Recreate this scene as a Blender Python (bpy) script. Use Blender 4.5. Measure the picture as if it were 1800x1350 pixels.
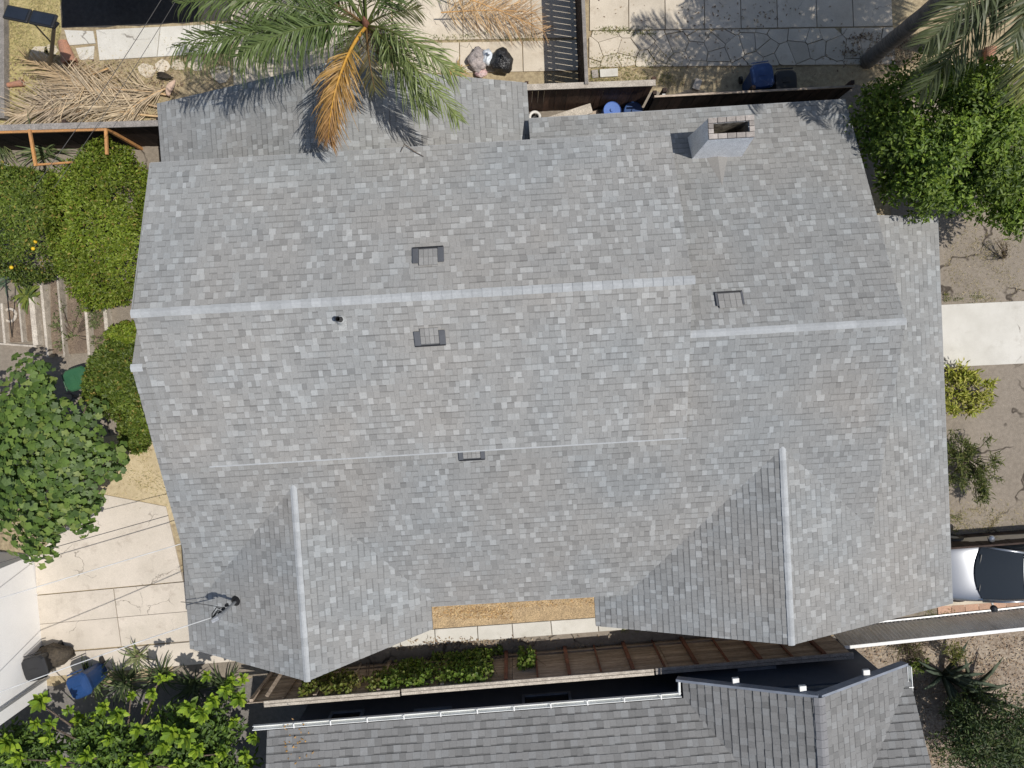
import bpy, math, random
import numpy as np
from mathutils import Vector, Matrix, Euler

for o in list(bpy.data.objects):
    bpy.data.objects.remove(o, do_unlink=True)
SC = bpy.context.scene
COL = SC.collection
rad = math.radians

# ------------------------------------------------------------------ camera, sky, sun, exposure
CAM_H = 20.0
FPX = 1270.0                      # focal length in pixels of the 1800 px wide photograph
CAM_ROT = Euler((rad(-2.03), 0.0, rad(-3.45)), 'XYZ')
cam_data = bpy.data.cameras.new('camera')
cam = bpy.data.objects.new('camera', cam_data)
COL.objects.link(cam)
cam.location = (0, 0, CAM_H)
cam.rotation_euler = CAM_ROT
cam_data.sensor_fit = 'HORIZONTAL'
cam_data.sensor_width = 36.0
cam_data.lens = 36.0 * FPX / 1800.0
cam_data.clip_start = 0.1
cam_data.clip_end = 1000.0
SC.camera = cam

SUN_EL = 63.5
SUN_TRAVEL = 168.0                # heading in which the light travels, degrees from +X
ta = rad(SUN_TRAVEL)
sun_dir = Vector((math.cos(rad(SUN_EL)) * math.cos(ta), math.cos(rad(SUN_EL)) * math.sin(ta), -math.sin(rad(SUN_EL))))
world = bpy.data.worlds.new('World')
SC.world = world
world.use_nodes = True
wn = world.node_tree
wn.nodes.clear()
sky = wn.nodes.new('ShaderNodeTexSky')
sky.sky_type = 'NISHITA'
sky.sun_disc = False
sky.sun_elevation = rad(SUN_EL)
sky.sun_rotation = math.atan2(-sun_dir.x, -sun_dir.y)
sky.air_density = 1.0
sky.dust_density = 1.5
sky.ozone_density = 1.0
bg = wn.nodes.new('ShaderNodeBackground')
bg.inputs['Strength'].default_value = 0.10
wo = wn.nodes.new('ShaderNodeOutputWorld')
wn.links.new(sky.outputs[0], bg.inputs[0])
wn.links.new(bg.outputs[0], wo.inputs[0])

sd = bpy.data.lights.new('sun', 'SUN')
sd.energy = 4.0
sd.angle = rad(0.5)
sd.color = (1.0, 0.955, 0.89)
sun = bpy.data.objects.new('sun', sd)
COL.objects.link(sun)
sun.location = (10, -2, 30)
sun.rotation_euler = sun_dir.to_track_quat('-Z', 'Y').to_euler()

SC.view_settings.view_transform = 'Standard'
SC.view_settings.look = 'None'
SC.view_settings.gamma = 1.0
SC.view_settings.exposure = 0.0
SC.view_settings.use_curve_mapping = False

# ------------------------------------------------------------------ helpers
RM = CAM_ROT.to_matrix()

def P(px, py, z=0.0):
    """surveyed point: where the ground plan position (px, py on the aerial survey) lies at height z"""
    d = RM @ Vector(((px - 900.0) / FPX, -(py - 675.0) / FPX, -1.0))
    t = (z - CAM_H) / d.z
    return Vector((d.x * t, d.y * t, z))

def PROJ(p):
    q = RM.transposed() @ (Vector(p) - Vector((0, 0, CAM_H)))
    return (900 + FPX * q.x / -q.z, 675 - FPX * q.y / -q.z)

OFF = {}
MATS = {}

def finish(o, parent, label=None, cat=None, group=None, kind=None):
    COL.objects.link(o)
    if parent is not None:
        o.parent = parent
    if label: o['label'] = label
    if cat: o['category'] = cat
    if group: o['group'] = group
    if kind: o['kind'] = kind
    return o

def thing(name, label, cat, loc=(0, 0, 0), group=None):
    o = bpy.data.objects.new(name, None)
    o.empty_display_size = 0.2
    o.location = loc
    OFF[o.name] = Vector(loc)
    return finish(o, None, label, cat, group)

def set_cols(me, cols, counts):
    a = me.color_attributes.new('Col', 'FLOAT_COLOR', 'CORNER')
    c = np.repeat(np.asarray(cols, np.float32).reshape(-1, 3), counts, axis=0)
    c4 = np.concatenate([c, np.ones((len(c), 1), np.float32)], 1)
    a.data.foreach_set('color', c4.ravel())

def mesh_obj(name, verts, faces, mat, parent=None, cols=None, smooth=False, bevel=0.0, **kw):
    """verts in world coordinates; the object's origin is its root's base (or its own first vertex)"""
    off = OFF[parent.name] if parent is not None else Vector((0, 0, 0))
    V = np.asarray([tuple(v) for v in verts], float)
    own = None
    if parent is None:
        own = Vector((V[:, 0].mean(), V[:, 1].mean(), V[:, 2].min()))
        off = own
    me = bpy.data.meshes.new(name)
    me.from_pydata((V - np.array(off)).tolist(), [], [tuple(f) for f in faces])
    if cols is not None:
        set_cols(me, cols, [len(f) for f in faces])
    if smooth:
        me.polygons.foreach_set('use_smooth', [True] * len(me.polygons))
    me.materials.append(MATS[mat] if isinstance(mat, str) else mat)
    me.update()
    o = bpy.data.objects.new(name, me)
    if own is not None:
        o.location = own
    finish(o, parent, **kw)
    OFF[o.name] = Vector(off)
    if bevel > 0:
        m = o.modifiers.new('bevel', 'BEVEL')
        m.width = bevel; m.segments = 2; m.limit_method = 'ANGLE'
    return o

def fast_obj(name, V, F, mat, parent=None, cols=None, smooth=False, **kw):
    """V (n,3) F (m,k) numpy, uniform polygons"""
    off = OFF[parent.name] if parent is not None else Vector((0, 0, 0))
    V = np.asarray(V, np.float32); F = np.asarray(F, np.int32)
    own = None
    if parent is None:
        own = Vector((float(V[:, 0].mean()), float(V[:, 1].mean()), float(V[:, 2].min()))); off = own
    V = V - np.array(off, np.float32)
    me = bpy.data.meshes.new(name)
    m, k = F.shape
    me.vertices.add(len(V)); me.vertices.foreach_set('co', V.ravel())
    me.loops.add(m * k); me.loops.foreach_set('vertex_index', F.ravel())
    me.polygons.add(m)
    me.polygons.foreach_set('loop_start', np.arange(0, m * k, k, dtype=np.int32))
    me.polygons.foreach_set('loop_total', np.full(m, k, np.int32))
    if cols is not None:
        set_cols(me, cols, k)
    if smooth:
        me.polygons.foreach_set('use_smooth', np.ones(m, bool))
    me.update(calc_edges=True)
    me.materials.append(MATS[mat])
    o = bpy.data.objects.new(name, me)
    if own is not None:
        o.location = own
    finish(o, parent, **kw)
    OFF[o.name] = Vector(off)
    return o

def shared(name, me, parent, loc, quat=None, scale=(1, 1, 1), kind=None):
    o = bpy.data.objects.new(name, me)
    off = OFF[parent.name] if parent is not None else Vector((0, 0, 0))
    o.location = Vector(loc) - off
    if quat is not None:
        o.rotation_mode = 'QUATERNION'; o.rotation_quaternion = quat
    o.scale = scale
    return finish(o, parent, kind=kind)

class MB:
    def __init__(s): s.v = []; s.f = []; s.c = []
    def add(s, v, f, c=(1, 1, 1)):
        n = len(s.v); s.v += [tuple(x) for x in v]; s.f += [tuple(i + n for i in q) for q in f]; s.c += [c] * len(f)
        return s
    def box(s, c, d, rz=0.0, rot=None, c3=(1, 1, 1), top=1.0):
        M = rot if rot is not None else Matrix.Rotation(rz, 3, 'Z')
        vs = []
        for k in (-1, 1):
            q = top if k > 0 else 1.0
            for (i, j) in ((-1, -1), (1, -1), (1, 1), (-1, 1)):
                vs.append(Vector(c) + M @ Vector((i * d[0] / 2 * q, j * d[1] / 2 * q, k * d[2] / 2)))
        return s.add(vs, [(3, 2, 1, 0), (4, 5, 6, 7), (0, 1, 5, 4), (1, 2, 6, 5), (2, 3, 7, 6), (3, 0, 4, 7)], c3)
    def bar(s, a, b, w, h, c3=(1, 1, 1)):
        a = Vector(a); b = Vector(b); d = (b - a); L = d.length; d.normalize()
        up = Vector((0, 0, 1)) if abs(d.z) < 0.95 else Vector((0, 1, 0))
        y = up.cross(d).normalized(); z = d.cross(y)
        M = Matrix((d, y, z)).transposed()
        return s.box((a + b) / 2, (L, w, h), rot=M, c3=c3)
    def tube(s, pts, r, n=8, cap=True, c3=(1, 1, 1)):
        pts = [Vector(p) for p in pts]
        rs = r if isinstance(r, (list, tuple)) else [r] * len(pts)
        rings = []; prev = None
        for i, p in enumerate(pts):
            d = (pts[min(i + 1, len(pts) - 1)] - pts[max(i - 1, 0)]).normalized()
            up = Vector((0, 0, 1)) if abs(d.z) < 0.9 else Vector((1, 0, 0))
            x = up.cross(d).normalized()
            if prev is not None:
                x = (prev - d * prev.dot(d)).normalized()
            prev = x; y = d.cross(x)
            rings.append([p + (x * math.cos(2 * math.pi * k / n) + y * math.sin(2 * math.pi * k / n)) * rs[i] for k in range(n)])
        vs = [v for g in rings for v in g]; fs = []
        for i in range(len(pts) - 1):
            for k in range(n):
                a = i * n + k; b = i * n + (k + 1) % n
                fs.append((a, b, b + n, a + n))
        if cap:
            fs.append(tuple(range(n))[::-1]); fs.append(tuple((len(pts) - 1) * n + k for k in range(n)))
        return s.add(vs, fs, c3)
    def lathe(s, c, prof, n=20, c3=(1, 1, 1), M=None):
        vs = []; fs = []
        M = M if M is not None else Matrix.Identity(3)
        for (r, z) in prof:
            for k in range(n):
                a = 2 * math.pi * k / n
                vs.append(Vector(c) + M @ Vector((r * math.cos(a), r * math.sin(a), z)))
        for i in range(len(prof) - 1):
            for k in range(n):
                a = i * n + k; b = i * n + (k + 1) % n
                fs.append((a, b, b + n, a + n))
        return s.add(vs, fs, c3)
    def obj(s, name, mat, parent=None, cols=False, **kw):
        return mesh_obj(name, s.v, s.f, mat, parent, cols=s.c if cols else None, **kw)

def prism(poly, z0, z1):
    n = len(poly)
    v = [(p[0], p[1], z0) for p in poly] + [(p[0], p[1], z1) for p in poly]
    f = [tuple(range(n))[::-1], tuple(range(n, 2 * n))] + [(i, (i + 1) % n, (i + 1) % n + n, i + n) for i in range(n)]
    return v, f

def ccw(poly):
    a = sum(poly[i][0] * poly[(i + 1) % len(poly)][1] - poly[(i + 1) % len(poly)][0] * poly[i][1] for i in range(len(poly)))
    return poly if a > 0 else poly[::-1]

def clip_half(poly, nx, ny, d):
    """keep nx*x+ny*y <= d"""
    out = []
    for i in range(len(poly)):
        a = poly[i]; b = poly[(i + 1) % len(poly)]
        da = nx * a[0] + ny * a[1] - d; db = nx * b[0] + ny * b[1] - d
        if da <= 0: out.append(a)
        if (da < 0 < db) or (db < 0 < da):
            t = da / (da - db)
            out.append((a[0] + (b[0] - a[0]) * t, a[1] + (b[1] - a[1]) * t))
    return out

def clip_convex(poly, conv):
    """conv CCW"""
    for i in range(len(conv)):
        a = conv[i]; b = conv[(i + 1) % len(conv)]
        nx, ny = b[1] - a[1], -(b[0] - a[0])
        poly = clip_half(poly, nx, ny, nx * a[0] + ny * a[1])
        if len(poly) < 3: return []
    return poly

def area2(poly):
    return abs(sum(poly[i][0] * poly[(i + 1) % len(poly)][1] - poly[(i + 1) % len(poly)][0] * poly[i][1] for i in range(len(poly)))) / 2

_rn = np.random.RandomState(5).rand(64, 64, 3)
def vnoise(x, y, ch=0):
    x0 = math.floor(x); y0 = math.floor(y); fx = x - x0; fy = y - y0
    fx = fx * fx * (3 - 2 * fx); fy = fy * fy * (3 - 2 * fy)
    g = lambda i, j: _rn[int(i) % 64, int(j) % 64, ch]
    return (g(x0, y0) * (1 - fx) + g(x0 + 1, y0) * fx) * (1 - fy) + (g(x0, y0 + 1) * (1 - fx) + g(x0 + 1, y0 + 1) * fx) * fy

# ------------------------------------------------------------------ materials
def nmat(name):
    m = bpy.data.materials.new(name); m.use_nodes = True
    MATS[name] = m
    nt = m.node_tree; b = nt.nodes['Principled BSDF']
    return m, nt, b

def coords(nt, objrand=True):
    tc = nt.nodes.new('ShaderNodeTexCoord')
    if not objrand: return tc.outputs['Object']
    oi = nt.nodes.new('ShaderNodeObjectInfo')
    ml = nt.nodes.new('ShaderNodeMath'); ml.operation = 'MULTIPLY'; ml.inputs[1].default_value = 53.0
    nt.links.new(oi.outputs['Random'], ml.inputs[0])
    va = nt.nodes.new('ShaderNodeVectorMath'); va.operation = 'ADD'
    nt.links.new(tc.outputs['Object'], va.inputs[0]); nt.links.new(ml.outputs[0], va.inputs[1])
    return va.outputs[0]

def noise(nt, vec, scale, detail=4, rough=0.55):
    n = nt.nodes.new('ShaderNodeTexNoise'); n.inputs['Scale'].default_value = scale
    n.inputs['Detail'].default_value = detail; n.inputs['Roughness'].default_value = rough
    nt.links.new(vec, n.inputs['Vector']); return n.outputs['Fac']

def ramp(nt, fac, stops):
    r = nt.nodes.new('ShaderNodeValToRGB')
    el = r.color_ramp.elements
    while len(el) < len(stops): el.new(0.5)
    for e, (p, c) in zip(el, stops):
        e.position = p; e.color = (c[0], c[1], c[2], 1) if not isinstance(c, (int, float)) else (c, c, c, 1)
    nt.links.new(fac, r.inputs[0]); return r.outputs[0]

def mixc(nt, a, b, fac, mode='MIX'):
    m = nt.nodes.new('ShaderNodeMix'); m.data_type = 'RGBA'; m.blend_type = mode
    for sock, v in ((m.inputs[6], a), (m.inputs[7], b)):
        if isinstance(v, tuple): sock.default_value = (v[0], v[1], v[2], 1)
        else: nt.links.new(v, sock)
    if isinstance(fac, (int, float)): m.inputs[0].default_value = fac
    else: nt.links.new(fac, m.inputs[0])
    return m.outputs[2]

def bumpn(nt, b, h, strength, dist=0.01):
    bp = nt.nodes.new('ShaderNodeBump'); bp.inputs['Strength'].default_value = strength; bp.inputs['Distance'].default_value = dist
    nt.links.new(h, bp.inputs['Height']); nt.links.new(bp.outputs[0], b.inputs['Normal'])

def pmat(name, c1, c2=None, rough=0.8, scale=3.0, fine=60.0, fvar=0.25, bump=0.2, bdist=0.01, attr=False, objvar=0.0, metal=0.0, spec=0.3, stretch=None, coat=0.0):
    m, nt, b = nmat(name)
    vec = coords(nt)
    if stretch:
        mp = nt.nodes.new('ShaderNodeMapping'); mp.inputs['Scale'].default_value = stretch
        nt.links.new(vec, mp.inputs[0]); vec = mp.outputs[0]
    c2 = c2 or tuple(x * 0.75 for x in c1)
    f = noise(nt, vec, scale, 5, 0.6)
    col = ramp(nt, f, [(0.35, c2), (0.65, c1)])
    f2 = noise(nt, vec, fine, 3, 0.6)
    g = ramp(nt, f2, [(0.3, 1 - fvar), (0.7, 1 + fvar)])
    col = mixc(nt, col, g, 1.0, 'MULTIPLY')
    if attr:
        at = nt.nodes.new('ShaderNodeAttribute'); at.attribute_name = 'Col'
        col = mixc(nt, col, at.outputs['Color'], 1.0, 'MULTIPLY')
    if objvar > 0:
        oi = nt.nodes.new('ShaderNodeObjectInfo')
        g2 = ramp(nt, oi.outputs['Random'], [(0.0, 1 - objvar), (1.0, 1 + objvar)])
        col = mixc(nt, col, g2, 1.0, 'MULTIPLY')
    nt.links.new(col, b.inputs['Base Color'])
    b.inputs['Roughness'].default_value = rough
    b.inputs['Metallic'].default_value = metal
    b.inputs['Specular IOR Level'].default_value = spec
    if coat: b.inputs['Coat Weight'].default_value = coat
    if bump: bumpn(nt, b, f2, bump, bdist)
    return m

def slabmat(name, c1, c2, stain, crack=0.7):
    m, nt, b = nmat(name)
    vec = coords(nt)
    col = ramp(nt, noise(nt, vec, 1.2, 6, 0.65), [(0.35, c2), (0.65, c1)])
    col = mixc(nt, col, ramp(nt, noise(nt, vec, 60, 3, 0.6), [(0.3, 0.88), (0.7, 1.1)]), 1.0, 'MULTIPLY')
    st = ramp(nt, noise(nt, vec, 2.6, 7, 0.7), [(0.56, 0.0), (0.72, 0.75)])
    col = mixc(nt, col, stain, st)
    vo = nt.nodes.new('ShaderNodeTexVoronoi'); vo.feature = 'DISTANCE_TO_EDGE'; vo.inputs['Scale'].default_value = crack
    sc = nt.nodes.new('ShaderNodeVectorMath'); sc.operation = 'SCALE'; sc.inputs['Scale'].default_value = 0.45
    dv = nt.nodes.new('ShaderNodeVectorMath'); dv.operation = 'ADD'
    nc = nt.nodes.new('ShaderNodeTexNoise'); nc.inputs['Scale'].default_value = 3.0; nc.inputs['Detail'].default_value = 6
    nt.links.new(vec, nc.inputs['Vector']); nt.links.new(nc.outputs['Color'], sc.inputs[0])
    nt.links.new(vec, dv.inputs[0]); nt.links.new(sc.outputs[0], dv.inputs[1]); nt.links.new(dv.outputs[0], vo.inputs['Vector'])
    k = ramp(nt, vo.outputs['Distance'], [(0.003, 1.0), (0.008, 0.0)])
    vm = nt.nodes.new('ShaderNodeMath'); vm.operation = 'MULTIPLY'
    nt.links.new(k, vm.inputs[0]); nt.links.new(ramp(nt, noise(nt, vec, 0.9, 2), [(0.55, 0.0), (0.60, 0.7)]), vm.inputs[1])
    col = mixc(nt, col, (0.12, 0.10, 0.08), vm.outputs[0])
    oi = nt.nodes.new('ShaderNodeObjectInfo')
    col = mixc(nt, col, ramp(nt, oi.outputs['Random'], [(0.0, 0.93), (1.0, 1.06)]), 1.0, 'MULTIPLY')
    nt.links.new(col, b.inputs['Base Color']); b.inputs['Roughness'].default_value = 0.9; b.inputs['Specular IOR Level'].default_value = 0.2
    bumpn(nt, b, noise(nt, vec, 70, 3), 0.25, 0.004)

def leafmat(name, transl=0.35, rough=0.5, spec=0.35):
    m, nt, b = nmat(name)
    at = nt.nodes.new('ShaderNodeAttribute'); at.attribute_name = 'Col'
    vec = coords(nt)
    g = ramp(nt, noise(nt, vec, 9.0, 3), [(0.3, 0.8), (0.7, 1.2)])
    col = mixc(nt, at.outputs['Color'], g, 1.0, 'MULTIPLY')
    nt.links.new(col, b.inputs['Base Color'])
    b.inputs['Roughness'].default_value = rough
    b.inputs['Specular IOR Level'].default_value = spec
    t = nt.nodes.new('ShaderNodeBsdfTranslucent')
    tcol = mixc(nt, col, (1.0, 1.05, 0.45), 1.0, 'MULTIPLY')
    nt.links.new(tcol, t.inputs['Color'])
    mx = nt.nodes.new('ShaderNodeMixShader'); mx.inputs[0].default_value = transl
    nt.links.new(b.outputs[0], mx.inputs[1]); nt.links.new(t.outputs[0], mx.inputs[2])
    nt.links.new(mx.outputs[0], nt.nodes['Material Output'].inputs[0])
    return m

def groundmat(name, stops, s1=0.6, s2=9.0, s3=90.0, cracks=0.0, speck=None):
    m, nt, b = nmat(name)
    vec = coords(nt, False)
    f1 = noise(nt, vec, s1, 6, 0.62); f2 = noise(nt, vec, s2, 5, 0.65)
    mixf = nt.nodes.new('ShaderNodeMath'); mixf.operation = 'MULTIPLY_ADD'
    nt.links.new(f2, mixf.inputs[0]); mixf.inputs[1].default_value = 0.55
    hm = nt.nodes.new('ShaderNodeMath'); hm.operation = 'MULTIPLY'; hm.inputs[1].default_value = 0.5
    nt.links.new(f1, hm.inputs[0]); nt.links.new(hm.outputs[0], mixf.inputs[2])
    col = ramp(nt, mixf.outputs[0], stops)
    f3 = noise(nt, vec, s3, 4, 0.7)
    col = mixc(nt, col, ramp(nt, f3, [(0.3, 0.62), (0.7, 1.35)]), 1.0, 'MULTIPLY')
    if speck:
        vo = nt.nodes.new('ShaderNodeTexVoronoi'); vo.inputs['Scale'].default_value = 26.0
        nt.links.new(vec, vo.inputs['Vector'])
        k = ramp(nt, vo.outputs['Distance'], [(0.10, 1.0), (0.17, 0.0)])
        vm = nt.nodes.new('ShaderNodeMath'); vm.operation = 'MULTIPLY'
        nt.links.new(k, vm.inputs[0]); nt.links.new(ramp(nt, f2, [(0.5, 0.0), (0.62, 1.0)]), vm.inputs[1])
        col = mixc(nt, col, speck, vm.outputs[0])
    if cracks:
        vo = nt.nodes.new('ShaderNodeTexVoronoi'); vo.feature = 'DISTANCE_TO_EDGE'; vo.inputs['Scale'].default_value = cracks
        dv = nt.nodes.new('ShaderNodeVectorMath'); dv.operation = 'ADD'
        sc = nt.nodes.new('ShaderNodeVectorMath'); sc.operation = 'SCALE'; sc.inputs['Scale'].default_value = 0.5
        nc = nt.nodes.new('ShaderNodeTexNoise'); nc.inputs['Scale'].default_value = 2.5
        nt.links.new(vec, nc.inputs['Vector']); nt.links.new(nc.outputs['Color'], sc.inputs[0])
        nt.links.new(vec, dv.inputs[0]); nt.links.new(sc.outputs[0], dv.inputs[1]); nt.links.new(dv.outputs[0], vo.inputs['Vector'])
        k = ramp(nt, vo.outputs['Distance'], [(0.006, 1.0), (0.02, 0.0)])
        vm = nt.nodes.new('ShaderNodeMath'); vm.operation = 'MULTIPLY'
        nt.links.new(k, vm.inputs[0]); nt.links.new(ramp(nt, noise(nt, vec, 0.7, 2), [(0.47, 0.0), (0.56, 0.85)]), vm.inputs[1])
        col = mixc(nt, col, (0.05, 0.04, 0.032), vm.outputs[0])
    nt.links.new(col, b.inputs['Base Color'])
    b.inputs['Roughness'].default_value = 0.95
    b.inputs['Specular IOR Level'].default_value = 0.1
    bumpn(nt, b, f3, 0.6, 0.03)
    return m

pmat('shingle', (1, 1, 1), (0.9, 0.9, 0.9), rough=0.92, scale=25, fine=240, fvar=0.22, bump=0.5, bdist=0.004, attr=True, spec=0.15)
pmat('ridge_shingle', (0.38, 0.395, 0.402), (0.335, 0.348, 0.354), rough=0.9, scale=14, fine=240, fvar=0.15, bump=0.5, bdist=0.004, objvar=0.11, spec=0.15)
pmat('drip', (0.30, 0.305, 0.305), rough=0.7, fvar=0.1)
pmat('deck', (0.20, 0.20, 0.20), rough=0.9)
pmat('dark_wood', (0.045, 0.028, 0.022), (0.025, 0.017, 0.014), scale=6, fine=40, objvar=0.35, stretch=(1, 1, 0.15))
pmat('red_wood', (0.11, 0.062, 0.042), (0.06, 0.036, 0.028), scale=5, fine=40, objvar=0.35, stretch=(1, 1, 0.15))
pmat('old_wood', (0.42, 0.345, 0.27), (0.25, 0.195, 0.15), scale=4, fine=30, fvar=0.4, objvar=0.25, stretch=(0.3, 3, 3))
pmat('rust_wood', (0.25, 0.10, 0.06), (0.15, 0.075, 0.055), scale=4, fine=30, fvar=0.4, objvar=0.3)
pmat('pale_wood', (0.52, 0.47, 0.40), (0.36, 0.32, 0.27), scale=5, fine=40, fvar=0.3, objvar=0.15)
pmat('grey_wood', (0.30, 0.275, 0.25), (0.20, 0.185, 0.17), scale=5, fine=40, fvar=0.3, objvar=0.15)
pmat('cloth_brown', (0.10, 0.08, 0.055), (0.06, 0.05, 0.04), rough=0.9, fine=16, fvar=0.3, bump=0.9, bdist=0.05)
pmat('dark_ridge', (0.215, 0.215, 0.22), (0.19, 0.19, 0.195), rough=0.9, scale=14, fine=240, fvar=0.15, bump=0.5, bdist=0.004, objvar=0.10, spec=0.15)
pmat('orange_wood', (0.52, 0.26, 0.09), (0.40, 0.21, 0.09), scale=5, fine=40, objvar=0.15)
slabmat('concrete', (0.58, 0.52, 0.445), (0.50, 0.45, 0.38), (0.37, 0.32, 0.265))
slabmat('path_concrete', (0.62, 0.60, 0.545), (0.54, 0.52, 0.465), (0.46, 0.435, 0.38), 0.35)
slabmat('flag_concrete', (0.60, 0.535, 0.435), (0.49, 0.43, 0.34), (0.36, 0.30, 0.225), 1.0)
pmat('white_roof', (0.88, 0.87, 0.85), (0.82, 0.81, 0.79), scale=0.8, fine=40, fvar=0.05, rough=0.6)
pmat('stucco', (0.62, 0.60, 0.55), scale=3, fine=90)
pmat('white_paint', (0.78, 0.78, 0.76), (0.66, 0.66, 0.64), rough=0.5, scale=4, fvar=0.08, bump=0.05)
pmat('chimney_paint', (0.82, 0.84, 0.86), (0.70, 0.72, 0.74), rough=0.8, scale=5, fine=40, fvar=0.22, bump=0.6, bdist=0.015)
pmat('brick', (0.36, 0.325, 0.295), (0.27, 0.245, 0.225), scale=8, fine=70, objvar=0.25)
pmat('soot', (0.40, 0.36, 0.29), (0.10, 0.085, 0.07), scale=7, fine=30, fvar=0.4, bump=0.8, bdist=0.03)
pmat('vent_metal', (0.10, 0.105, 0.115), (0.08, 0.084, 0.092), rough=0.55, fvar=0.1, spec=0.4)
pmat('black_rubber', (0.012, 0.012, 0.013), rough=0.5, spec=0.4, bump=0.1)
pmat('galvanised', (0.45, 0.46, 0.47), (0.36, 0.37, 0.38), rough=0.45, metal=0.6, scale=6, fvar=0.12, bump=0.05)
pmat('lead', (0.42, 0.43, 0.42), rough=0.6, scale=8)
pmat('navy_siding', (0.10, 0.115, 0.145), (0.08, 0.095, 0.12), rough=0.7, scale=2, fvar=0.1)
pmat('slate_fascia', (0.22, 0.245, 0.29), rough=0.6, fvar=0.08, bump=0.05)
pmat('gutter_white', (0.78, 0.79, 0.77), (0.68, 0.69, 0.66), rough=0.4, scale=2, fvar=0.05, bump=0.02)
pmat('terracotta', (0.42, 0.20, 0.12), (0.30, 0.17, 0.12), scale=6, fine=40)
pmat('paver', (0.48, 0.30, 0.21), (0.40, 0.26, 0.19), scale=4, fine=60, objvar=0.18)
pmat('soil', (0.24, 0.185, 0.135), (0.16, 0.12, 0.09), scale=4, fine=50, fvar=0.45, bump=0.8, bdist=0.03)
pmat('mulch', (0.50, 0.37, 0.215), (0.36, 0.265, 0.16), scale=3.5, fine=42, fvar=0.5, bump=0.9, bdist=0.03)
pmat('bin_green', (0.035, 0.12, 0.055), (0.028, 0.10, 0.048), rough=0.42, fvar=0.08, spec=0.5, bump=0.03)
pmat('bin_blue', (0.016, 0.055, 0.17), (0.012, 0.045, 0.14), rough=0.42, fvar=0.1, spec=0.5, bump=0.03)
pmat('bin_black', (0.02, 0.02, 0.022), rough=0.45, fvar=0.1, spec=0.5, bump=0.03)
pmat('light_blue', (0.10, 0.20, 0.52), (0.08, 0.16, 0.44), rough=0.45, fvar=0.1, spec=0.5, bump=0.03)
pmat('bag_black', (0.018, 0.018, 0.02), rough=0.28, fine=14, fvar=0.2, spec=0.6, bump=0.9, bdist=0.05)
pmat('bag_white', (0.72, 0.76, 0.80), (0.55, 0.60, 0.66), rough=0.45, fine=14, fvar=0.2, bump=0.9, bdist=0.05)
pmat('cloth_grey', (0.42, 0.37, 0.35), (0.28, 0.25, 0.24), rough=0.9, fine=16, fvar=0.3, bump=0.9, bdist=0.05)
pmat('cloth_pink', (0.60, 0.36, 0.36), (0.55, 0.45, 0.42), rough=0.9, fine=16, fvar=0.3, bump=0.9, bdist=0.05)
pmat('bark', (0.16, 0.12, 0.09), (0.09, 0.07, 0.055), scale=6, fine=24, fvar=0.4, bump=1.0, bdist=0.04)
pmat('palm_bark', (0.24, 0.22, 0.20), (0.15, 0.137, 0.125), scale=4, fine=18, fvar=0.3, bump=0.9, bdist=0.03, stretch=(0.4, 0.4, 3))
pmat('corrugated', (0.84, 0.82, 0.77), (0.70, 0.67, 0.61), rough=0.5, scale=2.2, fine=30, fvar=0.15, bump=0.1)
pmat('plastic_black', (0.02, 0.021, 0.024), rough=0.4, spec=0.5, fvar=0.1, bump=0.02)
pmat('solar_cell', (0.02, 0.025, 0.035), rough=0.12, spec=0.6, fvar=0.05, bump=0)
pmat('wire_grey', (0.10, 0.095, 0.09), rough=0.6, bump=0)
pmat('wire_white', (0.72, 0.72, 0.70), rough=0.5, bump=0, fvar=0.05)
pmat('hose_white', (0.7, 0.68, 0.64), rough=0.5, bump=0, fvar=0.05)
pmat('fruit', (0.75, 0.5, 0.03), rough=0.5, fvar=0.1)
leafmat('leaf', 0.35)
leafmat('leaf_matte', 0.25, rough=0.7, spec=0.15)
leafmat('frond', 0.30, rough=0.45, spec=0.4)
leafmat('dry_leaf', 0.15, rough=0.85, spec=0.1)
m = MATS['corrugated']; nt = m.node_tree; b = nt.nodes['Principled BSDF']
tl = nt.nodes.new('ShaderNodeBsdfTranslucent'); nt.links.new(b.inputs['Base Color'].links[0].from_socket, tl.inputs['Color'])
mx = nt.nodes.new('ShaderNodeMixShader'); mx.inputs[0].default_value = 0.2
nt.links.new(b.outputs[0], mx.inputs[1]); nt.links.new(tl.outputs[0], mx.inputs[2]); nt.links.new(mx.outputs[0], nt.nodes['Material Output'].inputs[0])
m, nt, b = nmat('car_paint')
b.inputs['Base Color'].default_value = (0.36, 0.375, 0.395, 1); b.inputs['Metallic'].default_value = 0.75; b.inputs['Roughness'].default_value = 0.32
b.inputs['Coat Weight'].default_value = 1.0; b.inputs['Coat Roughness'].default_value = 0.05
m, nt, b = nmat('car_glass')
b.inputs['Base Color'].default_value = (0.03, 0.036, 0.042, 1); b.inputs['Roughness'].default_value = 0.07; b.inputs['Specular IOR Level'].default_value = 0.6
m, nt, b = nmat('window_glass')
b.inputs['Base Color'].default_value = (0.02, 0.024, 0.03, 1); b.inputs['Roughness'].default_value = 0.05
m, nt, b = nmat('lamp_glass')
b.inputs['Base Color'].default_value = (0.6, 0.62, 0.65, 1); b.inputs['Roughness'].default_value = 0.1

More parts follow.
